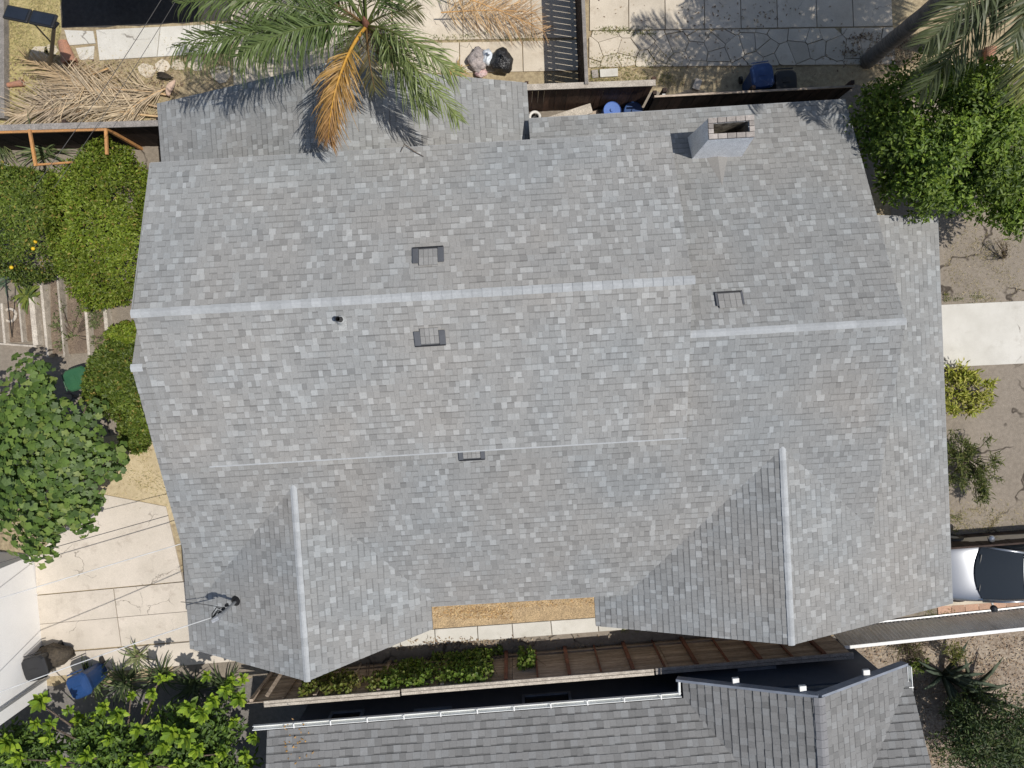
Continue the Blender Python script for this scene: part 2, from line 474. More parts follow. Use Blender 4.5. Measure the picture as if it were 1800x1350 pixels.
groundmat('ground_dry', [(0.30, (0.17, 0.125, 0.085)), (0.48, (0.33, 0.265, 0.17)), (0.60, (0.45, 0.37, 0.235)), (0.75, (0.50, 0.43, 0.30))], speck=(0.5, 0.46, 0.4))
groundmat('ground_dirt', [(0.30, (0.18, 0.155, 0.125)), (0.50, (0.255, 0.22, 0.178)), (0.68, (0.315, 0.272, 0.222)), (0.8, (0.34, 0.30, 0.21))], cracks=0.55, speck=(0.45, 0.42, 0.36))
groundmat('ground_lawn', [(0.28, (0.25, 0.21, 0.095)), (0.48, (0.40, 0.345, 0.16)), (0.66, (0.50, 0.41, 0.21)), (0.8, (0.42, 0.40, 0.15))], s1=1.2)
groundmat('ground_litter', [(0.30, (0.10, 0.075, 0.055)), (0.48, (0.24, 0.19, 0.145)), (0.62, (0.40, 0.34, 0.27)), (0.78, (0.46, 0.40, 0.33))], s1=1.1, s2=14, speck=(0.5, 0.46, 0.4))
groundmat('ground_alley', [(0.30, (0.12, 0.11, 0.10)), (0.55, (0.20, 0.185, 0.17)), (0.75, (0.25, 0.23, 0.21))])
groundmat('ground_straw', [(0.28, (0.33, 0.25, 0.16)), (0.48, (0.50, 0.41, 0.26)), (0.66, (0.60, 0.50, 0.325)), (0.8, (0.50, 0.43, 0.27))], s1=1.4)

groundmat('dark_ground', [(0.30, (0.04, 0.038, 0.036)), (0.6, (0.075, 0.07, 0.066)), (0.8, (0.13, 0.12, 0.11))])
# ------------------------------------------------------------------ ground and paving
R = random.Random(11)

def ragged(pts, step=0.35, amp=0.07, seed=1):
    r = random.Random(seed); out = []
    for i in range(len(pts)):
        a = Vector(pts[i]); b = Vector(pts[(i + 1) % len(pts)])
        n = max(1, int((b - a).length / step))
        for k in range(n):
            p = a.lerp(b, k / n)
            out.append((p.x + (r.uniform(-amp, amp) if k else 0), p.y + (r.uniform(-amp, amp) if k else 0)))
    return out

def patch(name, pts, z, mat, amp=0.08, seed=1):
    poly = ccw(ragged([P(x, y, z).xy.to_3d() for x, y in pts], 0.3, amp, seed))
    return mesh_obj(name, [(x, y, z) for x, y in poly], [tuple(range(len(poly)))], mat, kind='structure')

G = 400
mesh_obj('ground', [(-G, -G, 0), (G, -G, 0), (G, G, 0), (-G, G, 0)], [(0, 1, 2, 3)], 'ground_dry', kind='structure')
patch('lawn', [(-400, -500), (108, -500), (108, 55), (92, 115), (60, 212), (-400, 216)], 0.004, 'ground_lawn', seed=2)
patch('dark_ground', [(109, -500), (420, -500), (420, 36), (166, 48), (109, 49)], 0.010, 'dark_ground', amp=0.02, seed=12)  # darker ground patch at the top left, material unknown
patch('garden_ground', [(-400, 225), (420, 225), (420, 790), (-400, 800)], 0.004, 'ground_dirt', seed=3)
patch('straw_ground', [(120, 770), (420, 760), (420, 930), (120, 900)], 0.008, 'ground_straw', seed=4)
patch('front_yard', [(1560, 150), (2400, 100), (2400, 938), (1580, 985)], 0.004, 'ground_dirt', seed=5)
patch('side_yard', [(300, 1010), (1700, 960), (1650, 1085), (1485, 1115), (300, 1200)], 0.004, 'ground_dirt', seed=6)
patch('side_alley', [(-400, 1203), (300, 1203), (1490, 1118), (1560, 1160), (1660, 1900), (-400, 1900)], 0.006, 'ground_alley', seed=7)
patch('litter_ground', [(1440, 1150), (1500, 1112), (2400, 1060), (2400, 1900), (1560, 1900)], 0.010, 'ground_litter', seed=8)
patch('service_yard', [(880, 170), (1620, 150), (1620, 330), (880, 330)], 0.008, 'ground_dirt', seed=9)

def slabs(root, name, xs_ys, z, mat, th=0.06, gap=0.012, bevel=0.008):
    """xs_ys: list of pixel quads -> one slab each"""
    for q in xs_ys:
        pts = [P(x, y, z).xy for x, y in q]
        c = sum((Vector(p) for p in pts), Vector((0, 0))) / len(pts)
        pts = [tuple(Vector(p) + (c - Vector(p)).normalized() * gap) for p in pts]
        v, f = prism(ccw(pts), z - th, z)
        mesh_obj(name, v, f, mat, root, bevel=bevel)

def grid_quads(c00, c10, c11, c01, us, vs):
    def L(u, v):
        ax = c00[0] * (1 - u) + c10[0] * u; ay = c00[1] * (1 - u) + c10[1] * u
        bx = c01[0] * (1 - u) + c11[0] * u; by = c01[1] * (1 - u) + c11[1] * u
        return (ax * (1 - v) + bx * v, ay * (1 - v) + by * v)
    return [[L(us[i], vs[j]), L(us[i + 1], vs[j]), L(us[i + 1], vs[j + 1]), L(us[i], vs[j + 1])] for j in range(len(vs) - 1) for i in range(len(us) - 1)]

def paving(name, label_loc):
    o = bpy.data.objects.new(name, None); o.location = label_loc; OFF[o.name] = Vector(label_loc)
    return finish(o, None, kind='structure')

# beige patio on the left
pt = paving('patio', P(190, 1000, 0))
slabs(pt, 'slab', [[(60, 978), (178, 868), (292, 890), (322, 1022), (64, 1046)]], 0.05, 'concrete')
slabs(pt, 'slab', grid_quads((64, 1047), (420, 1014), (440, 1118), (74, 1148), [0, 0.38, 0.74, 1], [0, 0.5, 1]), 0.05, 'concrete')
slabs(pt, 'slab', grid_quads((74, 1150), (440, 1120), (446, 1160), (80, 1190), [0, 0.5, 1], [0, 1]), 0.045, 'concrete')
# path on the right
pw = paving('front_path', P(1800, 590, 0))
slabs(pw, 'slab', grid_quads((1560, 540), (2080, 515), (2100, 625), (1570, 650), [0, 0.5, 1], [0, 1]), 0.06, 'path_concrete')
# walk beyond the planting bed
wk = paving('side_walk', P(900, 1110, 0))
slabs(wk, 'slab', grid_quads((560, 1121), (1240, 1072), (1244, 1096), (560, 1148), [0, .1, .21, .3, .41, .5, .6, .72, .81, .9, 1], [0, 1]), 0.04, 'path_concrete')
v, f = prism(ccw([tuple(P(x, y, 0).xy) for x, y in ((560, 990), (1240, 950), (1240, 1070), (560, 1118))]), -0.05, 0.06)
mesh_obj('mulch_bed', v, f, 'mulch', kind='structure')
# upper left concrete and stepping stones
uc = paving('back_path', P(240, 80, 0))
slabs(uc, 'slab', grid_quads((168, 52), (420, 40), (400, 92), (174, 106), [0, .45, 1], [0, 1]), 0.05, 'path_concrete')
slabs(uc, 'slab', [[(112, 52), (164, 54), (168, 76), (120, 80)], [(132, 84), (166, 80), (164, 104), (140, 106)]], 0.04, 'path_concrete')
for i, (x, y, r_) in enumerate(((258, 124, 16), (285, 116, 15), (313, 114, 14), (344, 112, 17), (388, 130, 20), (70, 95, 20), (90, 88, 14))):
    q = [(x + r_ * math.cos(a + R.uniform(-.2, .2)) * R.uniform(.8, 1.15), y + r_ * .8 * math.sin(a) * R.uniform(.8, 1.15)) for a in [k * math.pi / 3.5 for k in range(7)]]
    slabs(uc, 'stepping_stone', [q], 0.035, 'flag_concrete', gap=0.0)

# cracked flagstone patio behind the house (broken pieces) and plain slabs left of the fence
def broken(root, name, quad, cell, z, mat, seed, jit=0.42, gap=0.018):
    r = random.Random(seed)
    pts = ccw([tuple(P(x, y, z).xy) for x, y in quad])
    x0 = min(p[0] for p in pts); x1 = max(p[0] for p in pts); y0 = min(p[1] for p in pts); y1 = max(p[1] for p in pts)
    seeds = []
    nx = int((x1 - x0) / cell) + 1; ny = int((y1 - y0) / cell) + 1
    for i in range(nx + 1):
        for j in range(ny + 1):
            seeds.append((x0 + (i + r.uniform(-jit, jit)) * cell, y0 + (j + r.uniform(-jit, jit)) * cell))
    for i, s in enumerate(seeds):
        poly = pts
        for k, q in enumerate(seeds):
            if k == i: continue
            dx, dy = q[0] - s[0], q[1] - s[1]
            L = math.hypot(dx, dy)
            if L > 4 * cell: continue
            dx /= L; dy /= L
            poly = clip_half(poly, dx, dy, dx * (s[0] + q[0]) / 2 + dy * (s[1] + q[1]) / 2 - gap / 2 * r.uniform(.4, 1.6))
            if len(poly) < 3: break
        if len(poly) < 3 or area2(poly) < 0.01: continue
        h = z + r.uniform(-0.008, 0.006)
        v, f = prism(poly, z - 0.07, h)
        mesh_obj(name, v, f, mat, root)

fp = paving('flagstone_patio', P(1270, 70, 0))
slabs(fp, 'slab', grid_quads((1036, -140), (1560, -165), (1570, 46), (1036, 54), [0, .13, .25, .38, .5, .62, .75, .87, 1], [0, .36, .66, 1]), 0.04, 'flag_concrete', gap=0.014)
broken(fp, 'flagstone', [(1036, 55), (1570, 48), (1575, 112), (1036, 118)], 0.48, 0.04, 'flag_concrete', 3)
bp_ = paving('back_patio', P(850, 70, 0))
slabs(bp_, 'slab', grid_quads((690, -140), (1010, -158), (1016, 66), (690, 72), [0, .38, .75, 1], [0, .34, .66, 1]), 0.04, 'flag_concrete')
slabs(bp_, 'slab', grid_quads((690, 76), (1016, 70), (1018, 124), (690, 130), [0, .36, .7, 1], [0, 1]), 0.04, 'flag_concrete')
slabs(bp_, 'slab', grid_quads((400, -100), (688, -120), (688, 128), (410, 150), [0, .3, .6, 1], [0, .4, .7, 1]), 0.035, 'flag_concrete')
# drive under the car with its edge of clay pavers
dv = paving('driveway', P(1800, 1010, 0))
slabs(dv, 'slab', grid_quads((1540, 985), (2300, 930), (2310, 1048), (1545, 1072), [0, .33, .66, 1], [0, 1]), 0.03, 'flag_concrete')
slabs(dv, 'paver', grid_quads((1648, 1066), (1960, 1044), (1964, 1066), (1650, 1090), [k / 13 for k in range(14)], [0, 1]), 0.035, 'paver', gap=0.006)

# ------------------------------------------------------------------ the house
house = thing('house', 'large house with pale grey shingle roof filling the middle of the picture', 'house', (0, 0, 0))

class Plane:
    """roof slope given by its eave a->b and ridge c->d (quad a,b,c,d counter-clockwise seen from above)"""
    def __init__(s, a, b, c, d):
        s.q = [Vector(p) for p in (a, b, c, d)]
        s.o = s.q[0]
        s.s = (s.q[1] - s.q[0]).normalized()
        t = s.q[3] - s.q[0]; s.t = (t - s.s * t.dot(s.s)).normalized()
        s.n = s.s.cross(s.t)
        s.poly = ccw([((p - s.o).dot(s.s), (p - s.o).dot(s.t)) for p in s.q])
        s.xy = ccw([(p.x, p.y) for p in s.q])
    def z(s, x, y):
        return s.o.z - (s.n.x * (x - s.o.x) + s.n.y * (y - s.o.y)) / s.n.z
    def inside(s, x, y):
        for i in range(4):
            a = s.xy[i]; b = s.xy[(i + 1) % 4]
            if (b[0] - a[0]) * (y - a[1]) - (b[1] - a[1]) * (x - a[0]) < 0: return False
        return True
    def W(s, u, v, h=0.0):
        return s.o + s.s * u + s.t * v + s.n * h

RIDGE_Y, RIDGE_Z = 0.28, 4.70
XL, XR = -8.05, 8.35
r2n_a = Plane((XR, 5.70, 2.45), (0.74, 5.70, 2.45), (0.74, RIDGE_Y, RIDGE_Z), (XR, RIDGE_Y, RIDGE_Z))
r2n_b = Plane((0.74, 4.30, 3.031), (XL, 4.30, 3.031), (XL, RIDGE_Y, RIDGE_Z), (0.74, RIDGE_Y, RIDGE_Z))
r2s = Plane((XL, -6.00, 2.30), (XR, -6.00, 2.30), (XR, RIDGE_Y, RIDGE_Z), (XL, RIDGE_Y, RIDGE_Z))
r1n = Plane((3.78, 4.78, 3.86), (-7.72, 4.78, 3.86), (-7.70, 1.38, 5.16), (3.78, 1.38, 5.16))
r1s = Plane((-7.70, -2.00, 3.91), (3.78, -2.00, 3.91), (3.78, 1.38, 5.16), (-7.70, 1.38, 5.16))
b1w = Plane((-8.24, 6.70, 2.20), (-8.24, 4.45, 2.20), (-3.72, 4.45, 3.78), (-3.72, 6.74, 3.78))
b1e = Plane((0.76, 4.45, 2.20), (0.76, 6.66, 2.20), (-3.72, 6.74, 3.78), (-3.72, 4.45, 3.78))
g1w = Plane((-8.38, -3.0, 2.36), (-8.38, -6.69, 2.36), (-5.16, -7.14, 3.60), (-5.16, -2.45, 3.60))
g1e = Plane((-2.36, -6.55, 2.38), (-2.36, -4.4, 2.38), (-5.16, -2.45, 3.60), (-5.16, -7.14, 3.60))
g2w = Plane((1.71, -5.0, 2.00), (1.71, -6.86, 2.00), (6.0, -6.93, 3.68), (6.0, -2.10, 3.68))
g2e = Plane((10.70, -6.83, 2.00), (10.70, 2.86, 2.00), (6.0, 2.92, 3.68), (6.0, -6.93, 3.68))
PLANES = [r2n_a, r2n_b, r2s, r1n, r1s, b1w, b1e, g1w, g1e, g2w, g2e]

def roof_deck(planes, name, mat, parent, th=0.11):
    mb = MB()
    for p in planes:
        top = [q - Vector((0, 0, 0.006)) for q in p.q]; bot = [q - Vector((0, 0, th)) for q in p.q]
        mb.add(bot + top, [(3, 2, 1, 0), (4, 5, 6, 7), (0, 1, 5, 4), (1, 2, 6, 5), (2, 3, 7, 6), (3, 0, 4, 7)])
    return mb.obj(name, mat, parent)

roof = roof_deck([p for p in PLANES if p is not g2e] + [Plane((10.70, -6.83, 2.00), (10.70, 2.86, 2.00), (7.9, 2.90, 3.001), (7.9, -6.9, 3.001)),
                  Plane((7.9, -6.9, 3.001), (7.9, -2.5, 3.001), (6.0, -2.1, 3.68), (6.0, -6.93, 3.68))], 'roof', 'deck', house)

def house_tone(x, y, r):
    n1 = vnoise(x * 0.55 + 7, y * 0.7 + 3, 0); n2 = vnoise(x * 1.3 + 20, y * 1.6 + 11, 1)
    w = (n1 * 0.6 + n2 * 0.4 - 0.5) * 2
    warm = np.array((0.272, 0.264, 0.249)); cool = np.array((0.253, 0.262, 0.262))
    t = min(1, max(0, 0.5 + 0.7 * w))
    return warm * t + cool * (1 - t)

def shingle_cover(plane, r, tone, expo, widths, planes, light=0.22, dark=0.07, th=(0.008, 0.013), bandp=0.6, off=0.0, cull=None, lightk=(1.10, 1.34), bandk=0.72):
    """returns a list of (px_area, verts, faces, cols) one per shingle"""
    out = []
    us = [p[0] for p in plane.poly]; vs = [p[1] for p in plane.poly]
    umin, umax, vmin, vmax = min(us), max(us), min(vs), max(vs)
    rows = int((vmax - vmin) / expo) + 1
    for i in range(rows):
        t0 = vmin + i * expo - 0.012
        t1 = t0 + expo + 0.035
        u = umin - r.uniform(0, 0.2)
        while u < umax:
            w = r.uniform(*widths)
            u0, u1 = u, u + w - 0.0025
            u += w
            k = r.random()
            jt = r.uniform(-0.004, 0.004)
            c0, c1 = t0 + jt, t1
            rect = [(u0, c0), (u1, c0), (u1, c1), (u0, c1)]
            poly = clip_convex(rect, plane.poly)
            if len(poly) < 3 or area2(poly) < 0.0012: continue
            ctr = plane.W(sum(p[0] for p in poly) / len(poly), sum(p[1] for p in poly) / len(poly))
            hid = False
            ws = [plane.W(p[0], p[1]) for p in poly]
            for pl in planes:
                if pl is plane: continue
                if all(pl.inside(q.x, q.y) and pl.z(q.x, q.y) > q.z + 0.05 for q in ws): hid = True; break
            if hid or (cull and cull(ctr)): continue
            col = tone(ctr.x, ctr.y, r) * r.uniform(0.93, 1.06)
            if k < light: col = col * r.uniform(*lightk) * np.array((0.985, 1.0, 1.012))
            elif k < light + dark: col = col * r.uniform(0.80, 0.9)
            h0 = r.uniform(*th)
            hf = lambda t: 0.0025 + h0 * max(0.0, 1 - (t - t0) / (t1 - t0))
            verts = []; faces = []; cols = []
            tb = t0 + expo * r.uniform(0.74, 0.84)
            parts = [(poly, 1.0)]
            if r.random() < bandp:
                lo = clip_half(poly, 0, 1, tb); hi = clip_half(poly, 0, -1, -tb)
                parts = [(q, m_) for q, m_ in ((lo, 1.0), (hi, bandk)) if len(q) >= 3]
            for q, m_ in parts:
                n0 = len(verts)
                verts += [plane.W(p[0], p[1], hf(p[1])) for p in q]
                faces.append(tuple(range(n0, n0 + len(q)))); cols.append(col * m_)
            n0 = len(verts); n = len(poly)
            verts += [plane.W(p[0], p[1], hf(p[1])) for p in poly] + [plane.W(p[0], p[1], -0.004) for p in poly]
            for a in range(n):
                b_ = (a + 1) % n
                faces.append((n0 + a, n0 + n + a, n0 + n + b_, n0 + b_)); cols.append(col * 0.8)
            px = area2(poly) / (CAM_H - ctr.z) ** 2
            out.append((px, verts, faces, cols))
    return out

def emit_shingles(tabs, parent, nmax=300, fieldname='shingle_field'):
    tabs.sort(key=lambda t: -t[0])
    step = max(1, len(tabs) // 3 // nmax)
    for px, v, f, c in tabs[:nmax]:
        mesh_obj('shingle', v, f, 'shingle', parent, cols=c)
    V = []; F = []; C = []
    for px, v, f, c in tabs[nmax:]:
        n = len(V); V += v; F += [tuple(i + n for i in q) for q in f]; C += c
    mesh_obj(fieldname, V, F, 'shingle', parent, cols=C, kind='stuff')

rs = random.Random(77)
TABS = []
EXPO = 0.143
for p in PLANES:
    cull = None
    if p is g2e: cull = lambda c: (c.x < 8.2 and c.y > -2.2) or (c.x < 8.0 and c.y > -4)and c.z < r2s.z(c.x, c.y) - 0.03
    slope_tone = 1.09 if p in (r1n, r1s) else 1.0           # both slopes of the raised roof are toned lighter
    TABS += shingle_cover(p, rs, lambda x, y, r_, l_=slope_tone: house_tone(x, y, r_) * l_, EXPO, (0.085, 0.175), PLANES, cull=cull)
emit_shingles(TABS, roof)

def ridge_caps(a, b, parent, w=0.16, step=0.205, pitch=0.36, lift=0.018, name='ridge_cap', mat='ridge_shingle', dz=None):
    a = Vector(a); b = Vector(b); d = (b - a); L = d.length; d.normalize()
    side = Vector((0, 0, 1)).cross(d).normalized()
    n = int(L / step)
    for i in range(n):
        p = a + d * (i * L / n); q = a + d * ((i + 1) * L / n + 0.04)
        h0 = lift + 0.012; h1 = lift
        ww = w * rs.uniform(0.95, 1.05)
        up = Vector((0, 0, 1))
        sec = lambda c, h: [c - side * ww + up * (h - ww * pitch), c - side * ww * .25 + up * (h - ww * .17 * pitch), c + side * ww * .25 + up * (h - ww * .17 * pitch), c + side * ww + up * (h - ww * pitch)]
        top = sec(p, h0) + sec(q, h1)
        bot = [x - up * 0.014 for x in top]
        f = []
        for k in range(3):
            f.append((k, k + 1, k + 5, k + 4)); f.append((8 + k + 1, 8 + k, 12 + k, 12 + k + 1))
        for k in range(3): f += [(k, 8 + k, 8 + k + 1, k + 1), (4 + k + 1, 12 + k + 1, 12 + k, 4 + k)]
        f += [(4, 12, 8, 0), (3, 11, 15, 7)]
        mesh_obj(name, top + bot, f, mat, parent)

ridge_caps((-7.74, 1.38, 5.16), (3.80, 1.38, 5.16), roof, w=0.09)
ridge_caps((-8.07, RIDGE_Y, RIDGE_Z), (-7.86, RIDGE_Y, RIDGE_Z), roof, w=0.08)
ridge_caps((8.36, RIDGE_Y, RIDGE_Z), (3.70, RIDGE_Y, RIDGE_Z), roof, w=0.08)
ridge_caps((-5.16, -7.15, 3.60), (-5.16, -2.62, 3.60), roof, w=0.078, pitch=0.41)
ridge_caps((6.0, -6.94, 3.68), (6.0, -2.25, 3.68), roof, w=0.078)
ridge_caps((-3.72, 6.75, 3.78), (-3.72, 4.8, 3.78), roof, w=0.078)

# pale drip edges along the raised eaves and rakes
def strip(a, b, parent, w=0.022, h=0.03, mat='drip', name='drip_edge'):
    MB().bar(a, b, w, h).obj(name, mat, parent)
strip((-6.9, -2.014, 3.908), (3.78, -2.014, 3.908), roof, w=.03, h=.035, mat='ridge_shingle')
strip((-7.72, 4.79, 3.85), (3.78, 4.79, 3.85), roof)
strip((-7.725, 4.78, 3.86), (-7.725, 1.38, 5.155), roof)
strip((0.74, 5.712, 2.445), (8.35, 5.712, 2.445), roof)
strip((10.712, -6.83, 1.99), (10.712, 2.86, 1.99), roof)
strip((-2.36, -6.012, 2.285), (1.71, -6.012, 2.285), roof)

# walls below
def wall(x0, x1, y0, y1, z1):
    v, f = prism([(x0, y0), (x1, y0), (x1, y1), (x0, y1)], 0.0, z1)
    mesh_obj('wall', v, f, 'stucco', house)
wall(-7.6, 7.9, -5.5, 5.25, 2.28)
wall(-7.9, -2.8, -6.3, -5.502, 2.3)
wall(2.2, 7.898, -6.4, -5.502, 2.02)
wall(7.902, 10.2, -6.4, 2.4, 2.02)
wall(-7.8, 0.35, 5.252, 6.25, 2.15)
def gable_wall(pts, d):
    n = len(pts); d = Vector(d)
    v = [Vector(p) for p in pts] + [Vector(p) + d for p in pts]
    f = [tuple(range(n)), tuple(range(n, 2 * n))[::-1]] + [(i, i + n, (i + 1) % n + n, (i + 1) % n) for i in range(n)]
    mesh_obj('gable_wall', v, f, 'stucco', house)
gable_wall([(-7.4, -5.4, 2.29), (-7.4, 5.2, 2.29), (-7.4, .28, 4.5)], (0.15, 0, 0))
gable_wall([(7.75, -5.4, 2.29), (7.75, 5.2, 2.29), (7.75, .28, 4.5)], (0.148, 0, 0))
gable_wall([(-7.8, -6.28, 2.31), (-2.85, -6.28, 2.31), (-5.16, -6.28, 3.4)], (0, 0.12, 0))
gable_wall([(2.3, -6.35, 2.03), (10.1, -6.35, 2.03), (6.0, -6.35, 3.5)], (0, 0.12, 0))
gable_wall([(-7.7, 6.1, 2.16), (0.3, 6.1, 2.16), (-3.72, 6.1, 3.6)], (0, 0.12, 0))
gable_wall([(3.3, -1.5, 3.97), (3.3, 4.3, 3.05), (3.3, 4.3, 3.9), (3.3, 1.38, 5.0)], (0.12, 0, 0))
gable_wall([(-7.42, .5, 4.64), (-7.42, 4.3, 3.05), (-7.42, 4.3, 3.9), (-7.42, 1.38, 5.0)], (0.12, 0, 0))
gable_wall([(-7.28, 4.28, 3.06), (3.28, 4.28, 3.06), (3.28, 4.28, 3.93), (-7.28, 4.28, 3.93)], (0, -0.12, 0))

# chimney with brick rim, open flue and its small cricket
ch = thing_part = None
CT = [(4.545, 4.485), (5.535, 4.475), (5.55, 4.945), (4.545, 4.925)]
CB = [(4.42, 4.33), (5.66, 4.31), (5.66, 4.95), (4.42, 4.95)]
zt = 4.12
v = [(x, y, 2.45) for x, y in CB] + [(x, y, zt) for x, y in CT]
cx = sum(p[0] for p in CT) / 4; cy = sum(p[1] for p in CT) / 4
inner = [(4.66, 4.60), (5.43, 4.59), (5.43, 4.83), (4.66, 4.82)]
v += [(x, y, zt) for x, y in inner] + [(x, y, zt - 0.9) for x, y in inner]
f = [(0, 1, 5, 4), (1, 2, 6, 5), (2, 3, 7, 6), (3, 0, 4, 7)]
for i in range(4):
    j = (i + 1) % 4
    f += [(4 + i, 4 + j, 8 + j, 8 + i)]
chim = mesh_obj('chimney', v, f, 'chimney_paint', house, label='white painted chimney with open brick topped flue')
v2 = [(x, y, zt - 0.002) for x, y in inner] + [(x, y, zt - 0.9) for x, y in inner]
mesh_obj('flue_lining', v2, [(i, (i + 1) % 4, (i + 1) % 4 + 4, i + 4) for i in range(4)] + [(7, 6, 5, 4)], 'soot', chim)
def brick_row(a, b, n, w):
    a = Vector(a); b = Vector(b)
    for i in range(n):
        p = a.lerp(b, i / n); q = a.lerp(b, (i + 1) / n)
        d = (q - p).normalized() * 0.006
        MB().bar(p + d, q - d, w, 0.062).obj('brick', 'brick', chim, bevel=0.004)
zb = zt + 0.032
brick_row((4.54, 4.535, zb), (5.545, 4.528, zb), 5, 0.11)
brick_row((4.54, 4.875, zb), (5.55, 4.888, zb), 5, 0.11)
brick_row((4.60, 4.593, zb), (4.60, 4.817, zb), 2, 0.11)
brick_row((5.488, 4.587, zb), (5.488, 4.83, zb), 2, 0.11)
for k in range(4):
    a = CT[k]; b_ = CT[(k + 1) % 4]
apex = Vector((5.04, 3.66, r2n_a.z(5.04, 3.66) + 0.012))
top_ = Vector((5.04, 4.40, r2n_a.z(5.04, 3.66) + 0.002))
top_.z = top_.z * .22 + r2n_a.z(5.04, 4.40) * .78 + .02
lft = Vector((4.78, 4.40, r2n_a.z(4.78, 4.40) + 0.012)); rgt = Vector((5.30, 4.40, r2n_a.z(5.30, 4.40) + 0.012))
mesh_obj('chimney_cricket', [apex, top_, lft, rgt], [(0, 1, 2), (0, 3, 1)], 'shingle', house, cols=[(0.262, 0.256, 0.245), (0.262, 0.256, 0.245)])

# low roof vents: metal box open at the down-slope edge, centre covered with shingle
def roof_vent(plane, corners, label, side=0.13, lip=0.06, hgt=0.055):
    ps = [P(x, y, 0) for x, y in corners]
    pts = []
    for x, y in corners:
        lo, hi = 0.0, 8.0
        for _ in range(40):
            m_ = (lo + hi) / 2; q = P(x, y, m_)
            if plane.z(q.x, q.y) > q.z: lo = m_
            else: hi = m_
        q = P(x, y, lo); pts.append(((q - plane.o).dot(plane.s), (q - plane.o).dot(plane.t)))
    u0 = min(p[0] for p in pts); u1 = max(p[0] for p in pts); v0 = min(p[1] for p in pts); v1 = max(p[1] for p in pts)
    def blk(name, a0, a1, b0, b1, h0, h1, mat, cols=None, par=house):
        vs = [plane.W(a, b, h) for h in (h0, h1) for a, b in ((a0, b0), (a1, b0), (a1, b1), (a0, b1))]
        return mesh_obj(name, vs, [(3, 2, 1, 0), (4, 5, 6, 7), (0, 1, 5, 4), (1, 2, 6, 5), (2, 3, 7, 6), (3, 0, 4, 7)], mat, par, cols=cols, bevel=0.004)
    vent = blk('roof_vent', u0, u1, v0, v1 - .04, 0.0, hgt * 0.55, 'vent_metal')
    if label: vent['label'] = label
    blk('side_louvre', u0 + .004, u0 + side, v0 + lip * .5, v1 - .01, hgt * .5, hgt, 'vent_metal', par=vent)
    blk('side_louvre', u1 - side, u1 - .004, v0 + lip * .5, v1 - .01, hgt * .5, hgt, 'vent_metal', par=vent)
    blk('front_lip', u0 + .01, u1 - .01, v0 + .004, v0 + lip * .5, hgt * .5, hgt * 1.15, 'plastic_black', par=vent)
    n = 4
    for k in range(n):
        for j in range(2):
            a0 = u0 + side + .004 + (u1 - u0 - 2 * side - .008) * k / n; a1 = u0 + side + .004 + (u1 - u0 - 2 * side - .008) * (k + 1) / n - .004
            b0 = v0 + lip + (v1 + .05 - v0 - lip) * j / 2; b1 = v0 + lip + (v1 + .05 - v0 - lip) * (j + 1) / 2 - .004
            c = np.array((0.258, 0.255, 0.246)) * rs.uniform(.9, 1.15)
            blk('cover_shingle', a0, a1, b0, b1, hgt * .5, hgt * .95, 'shingle', cols=[c] * 6, par=vent)
roof_vent(r1n, [(725, 437), (780, 434), (781, 462), (726, 464)], 'dark metal roof vent above the long ridge')
roof_vent(r1s, [(729, 581), (782, 578), (783, 606), (730, 608)], 'dark metal roof vent below the long ridge')
roof_vent(r2n_a, [(1256, 516), (1304, 512), (1307, 537), (1259, 540)], 'thin rimmed roof vent by the short right ridge', side=0.05, lip=0.05)
roof_vent(r2s, [(806, 793), (852, 790), (853, 806), (807, 809)], 'small roof vent tucked under the lower step of the roof', side=0.1)

# plumbing vent pipe with flashing
def on_plane(plane, x, y):
    lo, hi = 0.0, 8.0
    for _ in range(40):
        m_ = (lo + hi) / 2; q = P(x, y, m_)
        if plane.z(q.x, q.y) > q.z: lo = m_
        else: hi = m_
    return P(x, y, lo)
q = on_plane(r1s, 600, 562)
vp = MB(); vp.lathe(q, [(0.055, -0.05), (0.055, 0.30), (0.042, 0.302), (0.042, 0.05), (0.0, 0.05)], 18)
pipe = vp.obj('vent_pipe', 'black_rubber', house, smooth=False)
MB().lathe(q, [(0.12, 0.0), (0.075, 0.09), (0.06, 0.10)], 18).obj('pipe_boot', 'lead', pipe)
uv = ((q - r1s.o).dot(r1s.s), (q - r1s.o).dot(r1s.t))
def plate(u0, u1, v0, v1, h, nm, mt, par, plane=r1s):
    vs = [plane.W(a, b, hh) for hh in (0.0, h) for a, b in ((u0, v0), (u1, v0), (u1, v1), (u0, v1))]
    return mesh_obj(nm, vs, [(3, 2, 1, 0), (4, 5, 6, 7), (0, 1, 5, 4), (1, 2, 6, 5), (2, 3, 7, 6), (3, 0, 4, 7)], mt, par)
plate(uv[0] - .2, uv[0] + .22, uv[1] - .24, uv[1] - .215, .02, 'flashing_edge', 'lead', pipe)
plate(uv[0] - .08, uv[0] + .1, uv[1] - .215, uv[1] - .05, .017, 'flashing_plate', 'lead', pipe)

